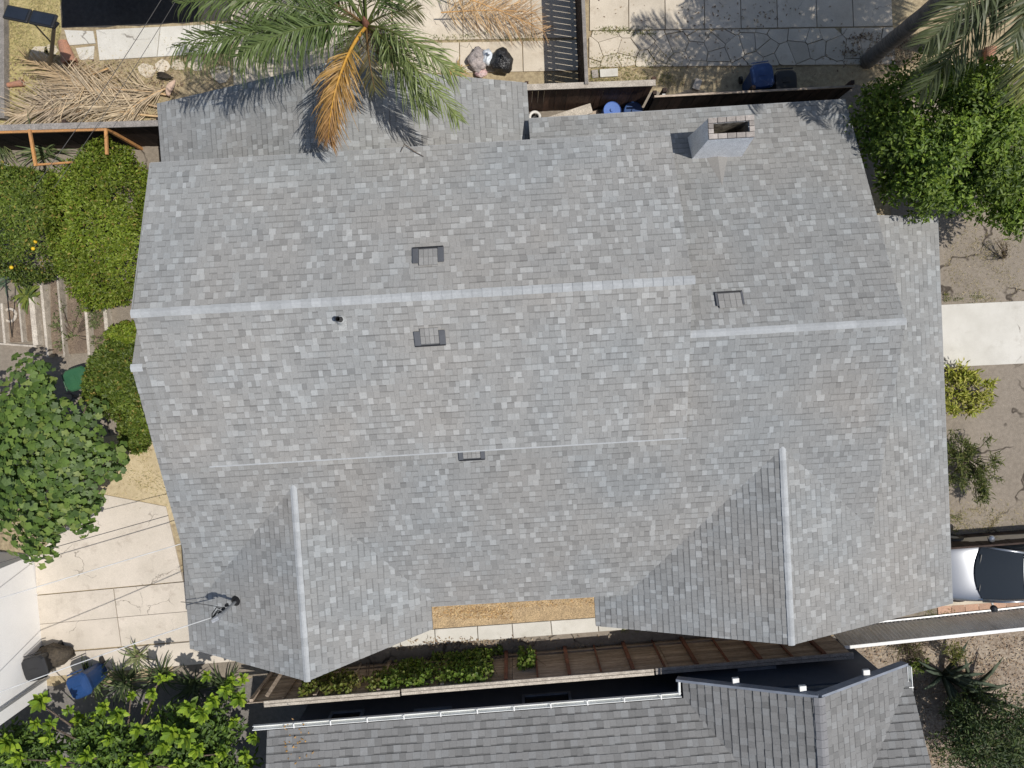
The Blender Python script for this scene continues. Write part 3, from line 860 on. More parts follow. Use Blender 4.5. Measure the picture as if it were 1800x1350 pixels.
# electric service mast on the left front gable
mb0 = on_plane(g1w, 416, 1056)
mast = thing('service_mast', 'black electric service mast with insulators on the left front gable', 'service mast', mb0)
mtop = mb0 + Vector((0, 0, 0.95))
MB().tube([mb0 - Vector((0, 0, .05)), mtop], 0.032, 10).obj('mast_pole', 'galvanised', mast)
MB().lathe(mb0, [(0.13, 0.0), (0.06, 0.10), (0.04, 0.12)], 14).obj('mast_boot', 'black_rubber', mast)
MB().tube([mtop, mtop + Vector((-.03, -.03, .1)), mtop + Vector((-.12, -.08, .12)), mtop + Vector((-.19, -.1, .03))], [0.05, .065, .06, .055], 10).obj('weather_head', 'galvanised', mast)
for k, dz in enumerate((-.15, -.35, -.55)):
    MB().lathe(mtop + Vector((-.08, 0.02 * k, dz)), [(0.0, -.05), (.03, -.05), (.04, -.02), (.025, 0), (.04, .02), (.03, .05), (0, .05)], 10).obj('insulator', 'plastic_black', mast)
    MB().bar(mtop + Vector((0, 0, dz)), mtop + Vector((-.1, .02 * k, dz)), .03, .03).obj('bracket', 'plastic_black', mast)
for s_ in ((-.19, -.12, -.02), (-.2, -.05, 0.0), (-.17, -.14, 0.02)):
    a = mtop + Vector(s_)
    MB().tube([a, a + Vector((-.08, .02, -.2)), a + Vector((-.02, .12, -.32)), a + Vector((.08, .1, -.28))], .012, 6).obj('drip_loop', 'black_rubber', mast)
# ------------------------------------------------------------------ vegetation tools
def leaves(pos, axis, nrm, length, width, cols, fold=0.25):
    """rhombic folded leaves -> V, F(tri), C"""
    pos = np.asarray(pos, float); n = len(pos)
    axis = axis / np.linalg.norm(axis, axis=1, keepdims=True)
    side = np.cross(nrm, axis); side /= (np.linalg.norm(side, axis=1, keepdims=True) + 1e-9)
    up = np.cross(axis, side)
    L = np.asarray(length).reshape(-1, 1) * np.ones((n, 1)); Wd = np.asarray(width).reshape(-1, 1) * np.ones((n, 1))
    base = pos; tip = pos + axis * L - up * L * 0.12
    mid = pos + axis * L * 0.48
    l = mid + side * Wd * 0.5 + up * Wd * fold; r = mid - side * Wd * 0.5 + up * Wd * fold
    V = np.stack([base, l, tip, r], 1).reshape(-1, 3)
    i = np.arange(n) * 4
    F = np.stack([np.stack([i, i + 2, i + 1], 1), np.stack([i, i + 3, i + 2], 1)], 1).reshape(-1, 3)
    C = np.repeat(cols, 2, axis=0)
    return V, F, C

def palette(rng, n, cols, var=0.15):
    c = np.asarray(cols, float)
    k = rng.randint(0, len(c), n)
    return c[k] * (1 + rng.uniform(-var, var, (n, 1)))

def crown_pts(rng, center, radii, n, clumps, cr, shell=0.55, zmin=-0.5, rough=0.18, flat=0.0):
    d = rng.normal(size=(clumps, 3)); d /= np.linalg.norm(d, axis=1, keepdims=True)
    d[:, 2] = np.where(d[:, 2] < zmin, -d[:, 2], d[:, 2])
    rr = rng.uniform(shell, 1.0, (clumps, 1)) * (1 + rng.normal(0, rough, (clumps, 1)) * 0.6)
    cc = d * rr * np.array(radii)
    k = rng.randint(0, clumps, n)
    g = rng.normal(size=(n, 3)); g /= np.linalg.norm(g, axis=1, keepdims=True)
    g *= rng.uniform(0.2, 1.0, (n, 1)) ** 0.5 * cr
    p = cc[k] + g
    out = p / np.array(radii); out /= (np.linalg.norm(out, axis=1, keepdims=True) + 1e-9)
    return p + np.array(center), out, k, cc + np.array(center), g / cr

def foliage(name, parent, rng, center, radii, n, clumps, cr, ll, lw, cols, mat='leaf', upb=0.6, zfloor=0.03, shell=0.55, zmin=-0.3, var=0.15, cvar=0.12, rough=0.18):
    p, out, k, cc, g = crown_pts(rng, center, radii, n, clumps, cr, shell, zmin, rough)
    nrm = out * 0.5 + g * 0.5 + np.array([0, 0, upb]) + rng.normal(0, 0.35, (n, 3))
    ax = rng.normal(size=(n, 3)) + g * 0.8; ax[:, 2] *= 0.5
    c = palette(rng, n, cols, var) * (1 + rng.uniform(-cvar, cvar, (clumps, 1)))[k]
    keep = p[:, 2] > zfloor
    L = rng.uniform(0.7, 1.25, n) * ll
    V, F, C = leaves(p[keep], ax[keep], nrm[keep], L[keep], (L * lw)[keep], c[keep])
    V[:, 2] = np.maximum(V[:, 2], 0.02)
    fast_obj(name, V, F, mat, parent, cols=C)
    return cc

def limbs(parent, base, cc, rng, r0=0.06, k=10, name='trunk', mat='bark', fork=0.45):
    base = Vector(base); top = Vector(cc.mean(axis=0)); fk = base.lerp(top, fork)
    mb = MB(); mb.tube([base - Vector((0, 0, .05)), base.lerp(fk, .5) + Vector((rng.uniform(-.05, .05), rng.uniform(-.05, .05), 0)), fk], [r0, r0 * .85, r0 * .7], 9)
    for i in rng.choice(len(cc), min(k, len(cc)), replace=False):
        t = Vector(cc[i]); m_ = fk.lerp(t, .5) + Vector((rng.uniform(-.1, .1), rng.uniform(-.1, .1), rng.uniform(0, .1)))
        mb.tube([fk - Vector((0, 0, .03)), m_, t], [r0 * .55, r0 * .35, r0 * .12], 6)
    mb.obj(name, mat, parent, smooth=True)

def bush(name, label, cat, px, z, radii, n, clumps, cr, ll, lw, cols, seed, base=None, group=None, leafname='foliage', **kw):
    rng = np.random.RandomState(seed)
    c = P(px[0], px[1], z)
    b = Vector(base) if base else Vector((c.x, c.y, 0))
    t = thing(name, label, cat, b, group)
    cc = foliage(leafname, t, rng, c, radii, n, clumps, cr, ll, lw, cols, **kw)
    limbs(t, b, cc, rng, r0=0.05 + 0.01 * max(radii), name='stems' if max(radii) < 1.3 else 'trunk')
    return t

def frond(name, parent, base, az, elev, length, droop, rng, col, leaflet=0.55, nl=46, lw=0.022, sag=0.5, twist=0.0, tipcol=None, rach=(0.03, 0.006), mat='frond', start=0.18, ragged_=0.15, hspread=1.0):
    base = np.array(base, float); pts = []; p = base.copy(); e = elev; n = 18
    for i in range(n + 1):
        pts.append(p.copy())
        d = np.array([math.cos(az) * math.cos(e), math.sin(az) * math.cos(e), math.sin(e)])
        p = p + d * length / n; e -= droop / n * (0.4 + 1.2 * i / n); az += twist / n
    pts = np.array(pts)
    V = []; F = []; C = []
    col = np.array(col); tipcol = np.array(tipcol if tipcol is not None else col)
    # rachis as a four sided strip
    for i, q in enumerate(pts):
        t = pts[min(i + 1, n)] - pts[max(i - 1, 0)]; t /= np.linalg.norm(t)
        s = np.cross(t, [0, 0, 1.0]); s /= np.linalg.norm(s) + 1e-9; u = np.cross(s, t)
        r_ = rach[0] * (1 - i / n) + rach[1] * i / n
        V += [q + s * r_, q + u * r_ * .7, q - s * r_, q - u * r_ * .7]
        if i:
            a = 4 * (i - 1)
            for k in range(4): F.append((a + k, a + (k + 1) % 4, a + 4 + (k + 1) % 4, a + 4 + k)); C.append(col * np.array([1.25, 1.1, .9]))
    for i in range(nl):
        f = start + (1 - start) * (i + 0.5) / nl
        x = f * n; j = min(int(x), n - 1); q = pts[j] + (pts[j + 1] - pts[j]) * (x - j)
        t = pts[j + 1] - pts[j]; t /= np.linalg.norm(t)
        s = np.cross(t, [0, 0, 1.0]); s /= np.linalg.norm(s) + 1e-9; u = np.cross(s, t)
        ll = leaflet * (0.45 + 0.75 * math.sin(math.pi * min(1, f * 0.92 + 0.06))) * rng.uniform(1 - ragged_, 1 + ragged_)
        for sg in (-1, 1):
            if rng.rand() < 0.04: continue
            d = s * sg * hspread * rng.uniform(.75, 1.1) + t * rng.uniform(.45, .95) * (1 + .6 * f) + u * rng.uniform(-.25, .55)
            d /= np.linalg.norm(d)
            wv = np.cross(d, u); wv /= np.linalg.norm(wv) + 1e-9
            wv = wv * math.cos(k_ := rng.uniform(-.9, .9)) + u * math.sin(k_)
            a = q; g = np.array([0, 0, -1.0])
            m1 = a + d * ll * .4 + g * ll * sag * .10; m2 = m1 + (d + g * sag * .55) * ll * .33; e_ = m2 + (d + g * sag * 1.3) * ll * .27
            w = lw * rng.uniform(.8, 1.2)
            b0 = len(V)
            V += [a + wv * w * .35, a - wv * w * .35, m1 + wv * w * .5, m1 - wv * w * .5, m2 + wv * w * .38, m2 - wv * w * .38, e_ + wv * w * .06, e_ - wv * w * .06]
            cc = (col * (1 - f) + tipcol * f) * rng.uniform(.75, 1.25)
            for k in range(3): F.append((b0 + 2 * k, b0 + 2 * k + 1, b0 + 2 * k + 3, b0 + 2 * k + 2)); C.append(cc)
    V = np.array(V); V[:, 2] = np.maximum(V[:, 2], 0.05)
    return fast_obj(name, V, np.array(F), mat, parent, cols=np.array(C))

def az_to(a, b): return math.atan2(b[1] - a[1], b[0] - a[0])

GREEN_P = (0.085, 0.13, 0.04); GREEN_P2 = (0.15, 0.20, 0.065)

# ------------------------------------------------------------------ palms
rng = np.random.RandomState(3)
pb = P(676, 96, 0)
crown = P(646, 50, 4.7)
palm = thing('palm_tree', 'feather palm with one orange dying frond overhanging the back roof', 'palm tree', pb)
tr = [pb.lerp(crown, t) + Vector((0.05 * math.sin(3 * t), 0.04 * math.sin(4 * t), 0)) for t in [k / 12 for k in range(13)]]
MB().tube([t + Vector((0, 0, -.05 if i == 0 else 0)) for i, t in enumerate(tr)], [0.19 - 0.006 * k + (0.012 if k % 2 else 0) for k in range(13)], 14).obj('trunk', 'palm_bark', palm, smooth=True)
MB().tube([crown - Vector((0, 0, .3)), crown + Vector((0, 0, .15)), crown + Vector((0.02, 0, .5))], [.12, .09, .02], 12).obj('crown_shaft', 'rust_wood', palm, smooth=True)
def palm_frond(target, tz, elev, droop, L, col, seed, c0=crown, par=palm, **kw):
    r_ = np.random.RandomState(seed)
    tgt = P(target[0], target[1], tz)
    return frond('frond', par, c0 + Vector((0, 0, .12)), az_to(c0, tgt), elev, L, droop, r_, col, **kw)
for (tgt, tz, el, dr, L, seed) in (((345, 92), 5.2, .55, 1.0, 3.9, 1), ((350, 122), 5.2, .7, 1.15, 3.7, 12), ((430, 5), 5.2, .65, 1.15, 3.4, 16), ((420, 150), 5.2, .95, 1.3, 3.0, 26), ((360, 30), 5.5, .75, 1.1, 3.7, 2), ((420, -60), 5.6, .7, 1.0, 3.6, 3), ((520, -150), 5.4, .6, 1.0, 3.4, 4), 
                                   ((470, 60), 5.2, .5, 1.1, 3.0, 15), ((560, -60), 5.4, .9, 1.2, 2.8, 18), ((600, -120), 5.4, .5, 1.0, 3.0, 19), ((660, -200), 5.5, .8, 1.1, 3.2, 5), ((800, -90), 5.4, .65, 1.1, 2.9, 6), ((745, -60), 5.3, .9, 1.2, 2.6, 14)):
    palm_frond(tgt, tz, el, dr, L, GREEN_P if seed % 2 else (0.10, 0.15, 0.05), seed, tipcol=GREEN_P2, nl=76, leaflet=0.70, lw=0.026, sag=1.4, hspread=.8, ragged_=.3)
for (tgt, tz, el, dr, L, seed) in (((800, 215), 4.9, .75, 1.55, 3.2, 7), ((770, 130), 5.0, .9, 1.5, 2.7, 8), ((740, 175), 5.0, .5, 1.2, 2.3, 9)):
    palm_frond(tgt, tz, el, dr, L, (0.12, 0.16, 0.05), seed, tipcol=(0.25, 0.30, 0.11), nl=70, leaflet=0.55, lw=0.024, sag=1.1, hspread=.6, ragged_=.35)
o = palm_frond((592, 250), 4.6, .75, 1.75, 2.85, (0.52, 0.33, 0.075), 10, tipcol=(0.36, 0.20, 0.09), nl=110, leaflet=0.55, lw=0.022, sag=.8, rach=(.05, .008), hspread=.55, start=.3, ragged_=.35)
o['label'] = 'dead orange frond hanging over the roof'
o = palm_frond((585, 200), 4.6, .35, 1.35, 2.6, (0.34, 0.19, 0.08), 11, tipcol=(0.30, 0.17, 0.08), nl=60, leaflet=0.5, lw=0.02, sag=.9, rach=(.03, .006), hspread=.6, start=.3)
o = palm_frond((690, 100), 4.2, -.2, 1.2, 1.3, (0.05, 0.05, 0.03), 13, nl=30, leaflet=0.35, lw=0.02, sag=.6)

for k, (tx, ty) in enumerate(((600, 20), (690, 30), (650, 100), (615, 85), (680, 80), (640, -10))):
    palm_frond((tx, ty), 5.0, .9 - .15 * (k % 3), 1.4, 1.0 + .25 * (k % 3), (0.07, 0.085, 0.035) if k % 2 else (0.16, 0.11, 0.055), 60 + k, tipcol=(0.12, 0.12, 0.05), nl=34, leaflet=.4, lw=.024, sag=1.2)
def tall_palm(label, base_px, h, seed, nf, L):
    b0 = P(base_px[0], base_px[1], 0); c0 = b0 + Vector((0.1, 0.05, h))
    t = thing('palm_tree', label, 'palm tree', b0)
    r_ = np.random.RandomState(seed)
    pts = [b0.lerp(c0, k / 14) for k in range(15)]
    MB().tube([p + Vector((0, 0, -.05 if i == 0 else 0)) for i, p in enumerate(pts)], [0.21 - 0.005 * k + (0.012 if k % 2 else 0) for k in range(15)], 14).obj('trunk', 'palm_bark', t, smooth=True)
    for k in range(nf):
        a = 2 * math.pi * (k + r_.uniform(-.25, .25)) / nf
        el = r_.uniform(-.1, .9)
        yel = r_.rand() < 0.2
        frond('frond', t, c0 + Vector((0, 0, r_.uniform(-.1, .2))), a, el, L * r_.uniform(.85, 1.1), r_.uniform(1.0, 1.5), r_, (0.20, 0.21, 0.05) if yel else (0.065, 0.085, 0.04), leaflet=0.66, nl=84, lw=0.032, sag=.6, tipcol=(0.24, 0.25, 0.08) if yel else (0.11, 0.13, 0.06))
    return t
tall_palm('grey trunked palm nearest the blue bin, crown beyond the top right', (1524, 108), 6.0, 21, 26, 3.15)
tall_palm('grey trunked palm behind the round dark green tree', (1640, 84), 6.9, 22, 26, 2.8)

# ------------------------------------------------------------------ shrubs and trees
LIME = [(0.135, 0.19, 0.018), (0.175, 0.235, 0.024), (0.105, 0.155, 0.016), (0.21, 0.25, 0.04)]
MID = [(0.095, 0.14, 0.02), (0.125, 0.175, 0.026), (0.07, 0.11, 0.018), (0.16, 0.20, 0.04)]
DEEP = [(0.075, 0.13, 0.018), (0.11, 0.175, 0.022), (0.15, 0.225, 0.03), (0.20, 0.28, 0.04)]
def hedge(name, label, px_poly_center, z, radii, n, cols, seed, ll):
    """dense dome: leaves over a lumpy ellipsoid surface"""
    rng = np.random.RandomState(seed)
    c = np.array(P(px_poly_center[0], px_poly_center[1], z)); b = Vector((c[0], c[1], 0))
    t = thing(name, label, 'shrub', b)
    d = rng.normal(size=(n, 3)); d /= np.linalg.norm(d, axis=1, keepdims=True)
    d[:, 2] = np.where(d[:, 2] < -0.6, -d[:, 2], d[:, 2])
    lump = np.array([vnoise(2.6 * x + 9, 2.6 * y + 4 + z_ * 2, seed % 3) for x, y, z_ in d]) + 0.5 * np.array([vnoise(7 * x + 9, 7 * y + 4 + z_ * 5, (seed + 1) % 3) for x, y, z_ in d])
    sq = (np.abs(d) ** 2.25).sum(axis=1) ** (-1 / 2.25)
    r_ = sq[:, None] * (0.78 + 0.28 * lump[:, None]) * (1 - np.abs(rng.normal(0, 0.05, (n, 1)))) * rng.choice([1.0, 1.0, 1.0, .9], (n, 1))
    hole = np.array([vnoise(4.5 * x + 31, 4.5 * y + 17 + 3 * z_, seed % 3) for x, y, z_ in d]) > .8
    r_[hole] *= rng.uniform(.7, .95, (hole.sum(), 1))
    p = c + d * r_ * np.array(radii)
    nrm = d + np.array([0, 0, .5]) + rng.normal(0, .45, (n, 3))
    ax = rng.normal(size=(n, 3)) + d * .6
    patchv = np.array([vnoise(x * 1.7 + 3, y * 1.7 + 8, 2) for x, y in p[:, :2]])
    cc = palette(rng, n, cols, .3) * (0.7 + 0.6 * patchv)[:, None]
    old = rng.rand(n) < .04; cc[old] = np.array((0.30, 0.24, 0.06)) * rng.uniform(.7, 1.2, (old.sum(), 1))
    L = rng.uniform(.7, 1.3, n) * ll
    keep = p[:, 2] > .05
    V, F, C = leaves(p[keep], ax[keep], nrm[keep], L[keep], L[keep] * .5, cc[keep])
    fast_obj('foliage', V, F, 'leaf', t, cols=C)
    k = rng.randint(0, n, 14)
    limbs(t, b, c + (p[k] - c) * .8, rng, r0=.07, k=12, fork=.3)
    return t
h1 = hedge('round_shrub', 'large dense lime green clipped shrub touching the left roof edge', (186, 398), 1.35, (1.3, 2.1, 1.1), 28000, LIME, 31, 0.085)
h2 = hedge('citrus_shrub', 'darker green citrus shrub with yellow fruit at the left border', (35, 386), 1.1, (1.25, 1.5, .95), 17000, MID, 32, 0.085)
for k, (x, y) in enumerate(((62, 425), (58, 437), (20, 470))):
    q = P(x, y, 1.75)
    MB().lathe(q, [(0.0, -.05), (.035, -.035), (.05, 0), (.035, .035), (0, .05)], 10).obj('fruit', 'fruit', h2, smooth=True)
hedge('clipped_shrub', 'mid green shrub just right of the green bin by the roof edge', (212, 668), 1.0, (.78, 1.0, .9), 11000, MID, 33, 0.10)
hedge('clipped_shrub', 'small lighter shrub right of the garden beds beside the roof', (222, 596), .6, (.42, .42, .5), 3500, LIME, 34, 0.10)
hedge('clipped_shrub', 'narrow low shrub between big leaved tree and left roof edge', (238, 752), .6, (.34, .62, .5), 3800, MID, 35, 0.10)

def lobed_leaf(name, lobes, r0, r1, mat, col, n=30, cup=0.12):
    vs = [(0, 0, 0)]; cs = []
    for i in range(n + 1):
        a = -math.pi * .86 + 2 * math.pi * .86 * i / n
        k = 0.5 + 0.5 * math.cos(lobes * a * 0.98)
        r_ = (r0 + (r1 - r0) * k) * (1.0 + .12 * math.cos(a))
        vs.append((r_ * math.cos(a) + .25 * r1, r_ * math.sin(a), -cup * r_ * r_ / r1 + 0.015 * math.sin(9 * a)))
    fs = [(0, i + 1, i + 2) for i in range(n)]
    me = bpy.data.meshes.new(name); me.from_pydata(vs, [], fs); set_cols(me, [col] * len(fs), 3); me.materials.append(MATS[mat])
    return me

def big_leaf_tree(label, px, z, radii, total, seed, meshes, scale, cc_n=26, near=300, name='broad_leaf_tree', zm=-.2, clump=.55):
    """near leaves are objects of their own sharing meshes, the rest one mass"""
    rng = np.random.RandomState(seed)
    c = P(px[0], px[1], z); b = Vector((c.x, c.y, 0))
    t = thing(name, label, 'tree', b)
    p, out, k, cc, g = crown_pts(rng, c, radii, total, cc_n, clump, .6, zm, .2)
    limbs(t, b, cc, rng, r0=.11, k=16, fork=.35)
    order = np.argsort(-(p[:, 2] + 0.4 * g[:, 2]))
    V = []; F = []; C = []
    for rank, i in enumerate(order):
        nrm = Vector(out[i] * .55 + g[i] * .45 + np.array([0, 0, .75]) + rng.normal(0, .25, 3)).normalized()
        ax = Vector(g[i] * .8 + rng.normal(0, .6, 3)); ax = (ax - nrm * ax.dot(nrm)).normalized()
        M = Matrix((ax, nrm.cross(ax), nrm)).transposed()
        s = scale * rng.uniform(.5, 1.3)
        me = meshes[rng.randint(len(meshes))]
        if p[i][2] < .25: continue
        qx, qy = PROJ(p[i])
        if 94 < qx < 175 and 622 < qy < 704: continue      # the crown stays open round the bin
        if rank < near:
            shared('leaf', me, t, Vector(p[i]), M.to_quaternion(), (s, s, s))
        else:
            n0 = len(V)
            col = np.array(me.color_attributes['Col'].data[0].color)[:3]
            for v_ in me.vertices: V.append(Vector(p[i]) + M @ (v_.co * s))
            for f_ in me.polygons: F.append([q + n0 for q in f_.vertices]); C.append(col)
    if F:
        fast_obj('leaf_mass', np.array([tuple(v_) for v_ in V]), np.array(F), 'leaf', t, cols=np.array(C), kind='stuff')
    return t
fig = [lobed_leaf('fig_leaf', 5, .76, 1.0, 'leaf', c) for c in ((0.095, 0.16, 0.035), (0.125, 0.20, 0.04), (0.075, 0.13, 0.03), (0.16, 0.24, 0.05), (0.12, 0.18, 0.06), (0.06, 0.105, 0.025), (0.20, 0.26, 0.065))]
big_leaf_tree('fig tree with broad lobed leaves over the left patio corner', (84, 802), 1.9, (1.6, 2.5, 1.0), 3700, 41, fig, 0.10, cc_n=60, zm=-.1, clump=.5)

def oval_leaf(name, L, w, col, mat='leaf'):
    xs = [0, .25, .5, .75, 1.0]; ws = [.08, .75, 1.0, .7, 0.02]
    vs = []
    for x, k in zip(xs, ws):
        vs += [(L * x, w * k * .5, .02 * L - .12 * L * x * x), (L * x, 0, -.02 * L - .12 * L * x * x), (L * x, -w * k * .5, .02 * L - .12 * L * x * x)]
    fs = []
    for i in range(4):
        a = 3 * i
        fs += [(a, a + 1, a + 4, a + 3), (a + 1, a + 2, a + 5, a + 4)]
    me = bpy.data.meshes.new(name); me.from_pydata(vs, [], fs); set_cols(me, [col] * len(fs), 4); me.materials.append(MATS[mat])
    return me

def rosette_tree(label, spots, seed, leaf_l, meshes, trunk_px, near=300, extra=()):
    rng = np.random.RandomState(seed)
    b = P(trunk_px[0], trunk_px[1], 0)
    t = thing('rosette_tree', label, 'tree', b)
    mb = MB(); fk = b + Vector((0, 0, .9))
    mb.tube([b - Vector((0, 0, .05)), fk], [.11, .09], 9)
    cnt = 0; V = []; F = []; C = []
    for (x, y, z, r_, nn) in spots:
        c = P(x, y, z)
        if rng.rand() < .3: mb.tube([fk - Vector((0, 0, .05)), fk.lerp(c, .55) + Vector((0, 0, -.12)), c], [.045, .03, .014], 6)
        nn = int(nn * 1.7)
        for k in range(nn):
            a = 2.399 * k + rng.uniform(-.3, .3); ring = (k / nn)
            tilt = (.15 + .9 * (1 - ring)) if ring < 1 else 0
            el = 1.15 - 1.25 * ring + rng.uniform(-.2, .2)
            ax = Vector((math.cos(a) * math.cos(el), math.sin(a) * math.cos(el), math.sin(el)))
            nrm = Vector((-math.cos(a) * math.sin(el), -math.sin(a) * math.sin(el), math.cos(el)))
            M = Matrix((ax, nrm.cross(ax), nrm)).transposed()
            s = leaf_l * r_ * rng.uniform(.75, 1.15)
            p = c + Vector((rng.uniform(-.03, .03), rng.uniform(-.03, .03), -.12 * ring))
            me = meshes[rng.randint(len(meshes))]
            if cnt < near:
                shared('leaf', me, t, p, M.to_quaternion(), (s, s, s)); cnt += 1
            else:
                n0 = len(V); col = np.array(me.color_attributes['Col'].data[0].color)[:3]
                for v_ in me.vertices: V.append(tuple(p + M @ (v_.co * s)))
                for f_ in me.polygons: F.append([q + n0 for q in f_.vertices]); C.append(col)
    mb.obj('trunk', 'bark', t, smooth=True)
    for (x, y, z_, r3, n_) in extra:
        foliage('under_foliage', t, rng, P(x, y, z_), r3, n_, 40, .32, .17, .45, [(0.07, 0.125, 0.025), (0.10, 0.17, 0.03), (0.05, 0.09, 0.02), (0.14, 0.22, 0.035)], upb=.6, shell=.3)
    if F: fast_obj('leaf_mass', np.array(V), np.array(F), 'leaf', t, cols=np.array(C), kind='stuff')
    return t
ros = [oval_leaf('oval_leaf', 1.0, .56, c) for c in ((0.23, 0.34, 0.03), (0.29, 0.41, 0.04), (0.16, 0.26, 0.03), (0.34, 0.45, 0.05), (0.11, 0.18, 0.025))]
rr = random.Random(8)
sp = [(205, 1258, 2.3, 1.2, 16), (180, 1245, 2.2, .9, 12), (240, 1285, 2.3, 1.0, 14), (265, 1220, 2.1, .9, 12), (280, 1195, 2.0, .7, 10), (298, 1190, 2.0, .6, 9),
      (330, 1245, 2.5, 1.1, 15), (352, 1258, 2.5, 1.1, 15), (372, 1235, 2.5, 1.0, 14), (395, 1215, 2.5, 1.0, 14), (418, 1230, 2.5, 1.1, 15), (405, 1200, 2.3, .9, 12), (425, 1195, 2.3, .7, 10), (362, 1190, 2.2, .7, 10),
      (300, 1290, 2.5, 1.3, 17), (325, 1300, 2.5, 1.2, 16), (285, 1315, 2.4, 1.1, 15), (345, 1320, 2.4, 1.0, 13), (272, 1275, 2.2, .9, 12), (68, 1235, 2.0, 1.2, 16), (82, 1300, 2.0, .9, 12), (85, 1275, 1.9, .9, 12),
      (12, 1310, 2.2, 1.3, 16), (30, 1335, 2.0, 1.1, 14), (118, 1250, 1.9, .7, 10), (150, 1330, 2.0, 1.0, 12), (390, 1325, 2.3, 1.0, 13), (370, 1345, 2.2, 1.0, 13), (245, 1340, 2.2, 1.2, 14), (310, 1350, 2.3, 1.1, 14), (100, 1340, 1.9, 1.1, 14),
      (190, 1300, 1.7, .9, 12), (210, 1335, 1.6, .9, 12), (60, 1275, 1.6, .9, 12), (430, 1330, 1.9, .9, 12), (410, 1270, 1.7, .8, 12), (445, 1300, 1.6, .8, 12), (230, 1225, 1.4, .7, 11)]
sp2 = [(rr.uniform(-60, 460), rr.uniform(1240, 1460), rr.uniform(.7, 1.5), rr.uniform(.7, 1.1), 11) for _ in range(45)]
sp2 = [s for s in sp2 if not (s[0] > 430 and s[1] < 1290)]
rosette_tree('bright yellow green tree with leaf rosettes filling the bottom left corner', sp + sp2, 51, 0.215, ros, (240, 1320), extra=((330, 1290, 1.5, (1.1, .9, .6), 2600), (180, 1310, 1.2, (1.1, .8, .6), 2200), (40, 1320, 1.2, (1.0, .8, .6), 2000), (380, 1350, 1.4, (1.0, .9, .6), 1800), (250, 1370, 1.4, (1.4, .8, .6), 1800)))

# round dark tree at the upper right
rng = np.random.RandomState(61)
c = P(1650, 238, 2.7); tb = P(1600, 300, 0)
t = thing('shade_tree', 'round dark green tree overhanging the upper right roof corner', 'tree', tb)
cc = foliage('foliage', t, rng, c, (1.86, 1.80, 1.35), 29000, 220, .33, 0.13, .45, DEEP, upb=.5, shell=.62, zmin=-.25, rough=.16, cvar=.28)
limbs(t, tb, cc, rng, r0=.12, k=18)
rng = np.random.RandomState(62)
c = P(1800, 330, 2.2); tb = P(1790, 345, 0)
t = thing('shade_tree', 'second green tree cut off by the right picture edge', 'tree', tb)
cc = foliage('foliage', t, rng, c, (1.2, 1.0, 1.1), 6000, 60, .34, 0.15, .42, DEEP, upb=.5, shell=.65, rough=.2)
limbs(t, tb, cc, rng, r0=.09, k=10)

# yard plants
def spiky(name, label, px, h, n, L, w, cols, seed, spread=1.0, cat='plant', mat='leaf', z0=0.0):
    rng = np.random.RandomState(seed); b = P(px[0], px[1], z0)
    t = thing(name, label, cat, b)
    a = rng.uniform(0, 2 * math.pi, n); e = rng.uniform(.25, 1.25, n)
    off = rng.normal(0, .06 * spread, (n, 3)); off[:, 2] = np.abs(off[:, 2]) + rng.uniform(0, h, n)
    ax = np.stack([np.cos(a) * np.cos(e), np.sin(a) * np.cos(e), np.sin(e)], 1)
    nrm = np.stack([-np.cos(a) * np.sin(e), -np.sin(a) * np.sin(e), np.cos(e)], 1)
    ll = rng.uniform(.6, 1.2, n) * L
    V, F, C = leaves(np.array(b) + off, ax, nrm, ll, ll * w, palette(rng, n, cols, .2))
    V[:, 2] = np.maximum(V[:, 2], .02)
    fast_obj('foliage', V, F, mat, t, cols=C)
    mb = MB()
    for k in range(5):
        d = Vector((rng.uniform(-.1, .1), rng.uniform(-.1, .1), h + .1)) * 1.0
        mb.tube([b, b + d], [.012, .006], 5)
    mb.obj('stems', 'bark', t)
    return t
YEL = [(0.34, 0.36, 0.05), (0.42, 0.42, 0.09), (0.26, 0.30, 0.05), (0.48, 0.44, 0.14)]
def stem_bush(name, label, spots, cols, seed, ll, lw, h, n, cat='shrub'):
    rng = np.random.RandomState(seed); b = P(*spots[0], 0)
    t = thing(name, label, cat, b); mb = MB(); Vs = []; Fs = []; Cs = []; n0 = 0
    for (x, y) in spots:
        q = P(x, y, h * rng.uniform(.5, 1.0))
        m_ = b.lerp(q, .5) + Vector((0, 0, h * .3))
        mb.tube([b, m_, q], [.014, .01, .004], 5)
        for k in range(n):
            f = rng.uniform(.35, 1.0); p = np.array(m_.lerp(q, f)) + rng.normal(0, .05, 3)
            a = rng.uniform(0, 6.28); e = rng.uniform(-.1, .8)
            ax = np.array([[math.cos(a) * math.cos(e), math.sin(a) * math.cos(e), math.sin(e)]]) + np.array(q - b)[None] * .5
            nr = np.array([[0, 0, 1.0]]) + rng.normal(0, .4, (1, 3))
            l_ = ll * rng.uniform(.6, 1.2)
            V, F, C = leaves(p[None], ax, nr, l_, l_ * lw, palette(rng, 1, cols, .2))
            Vs.append(V); Fs.append(F + n0); Cs.append(C); n0 += 4
    V = np.concatenate(Vs); V[:, 2] = np.maximum(V[:, 2], .02)
    fast_obj('foliage', V, np.concatenate(Fs), 'leaf', t, cols=np.concatenate(Cs)); mb.obj('stems', 'bark', t)
    return t
rr = random.Random(5)
stem_bush('yellow_shrub', 'yellow green shrub below the right concrete path', [(1690, 695)] + [(1690 + rr.uniform(-34, 34), 690 + rr.uniform(-45, 40)) for _ in range(26)] + [(1735 + rr.uniform(-18, 14), 690 + rr.uniform(-20, 25)) for _ in range(7)], YEL, 71, .17, .28, .5, 34)
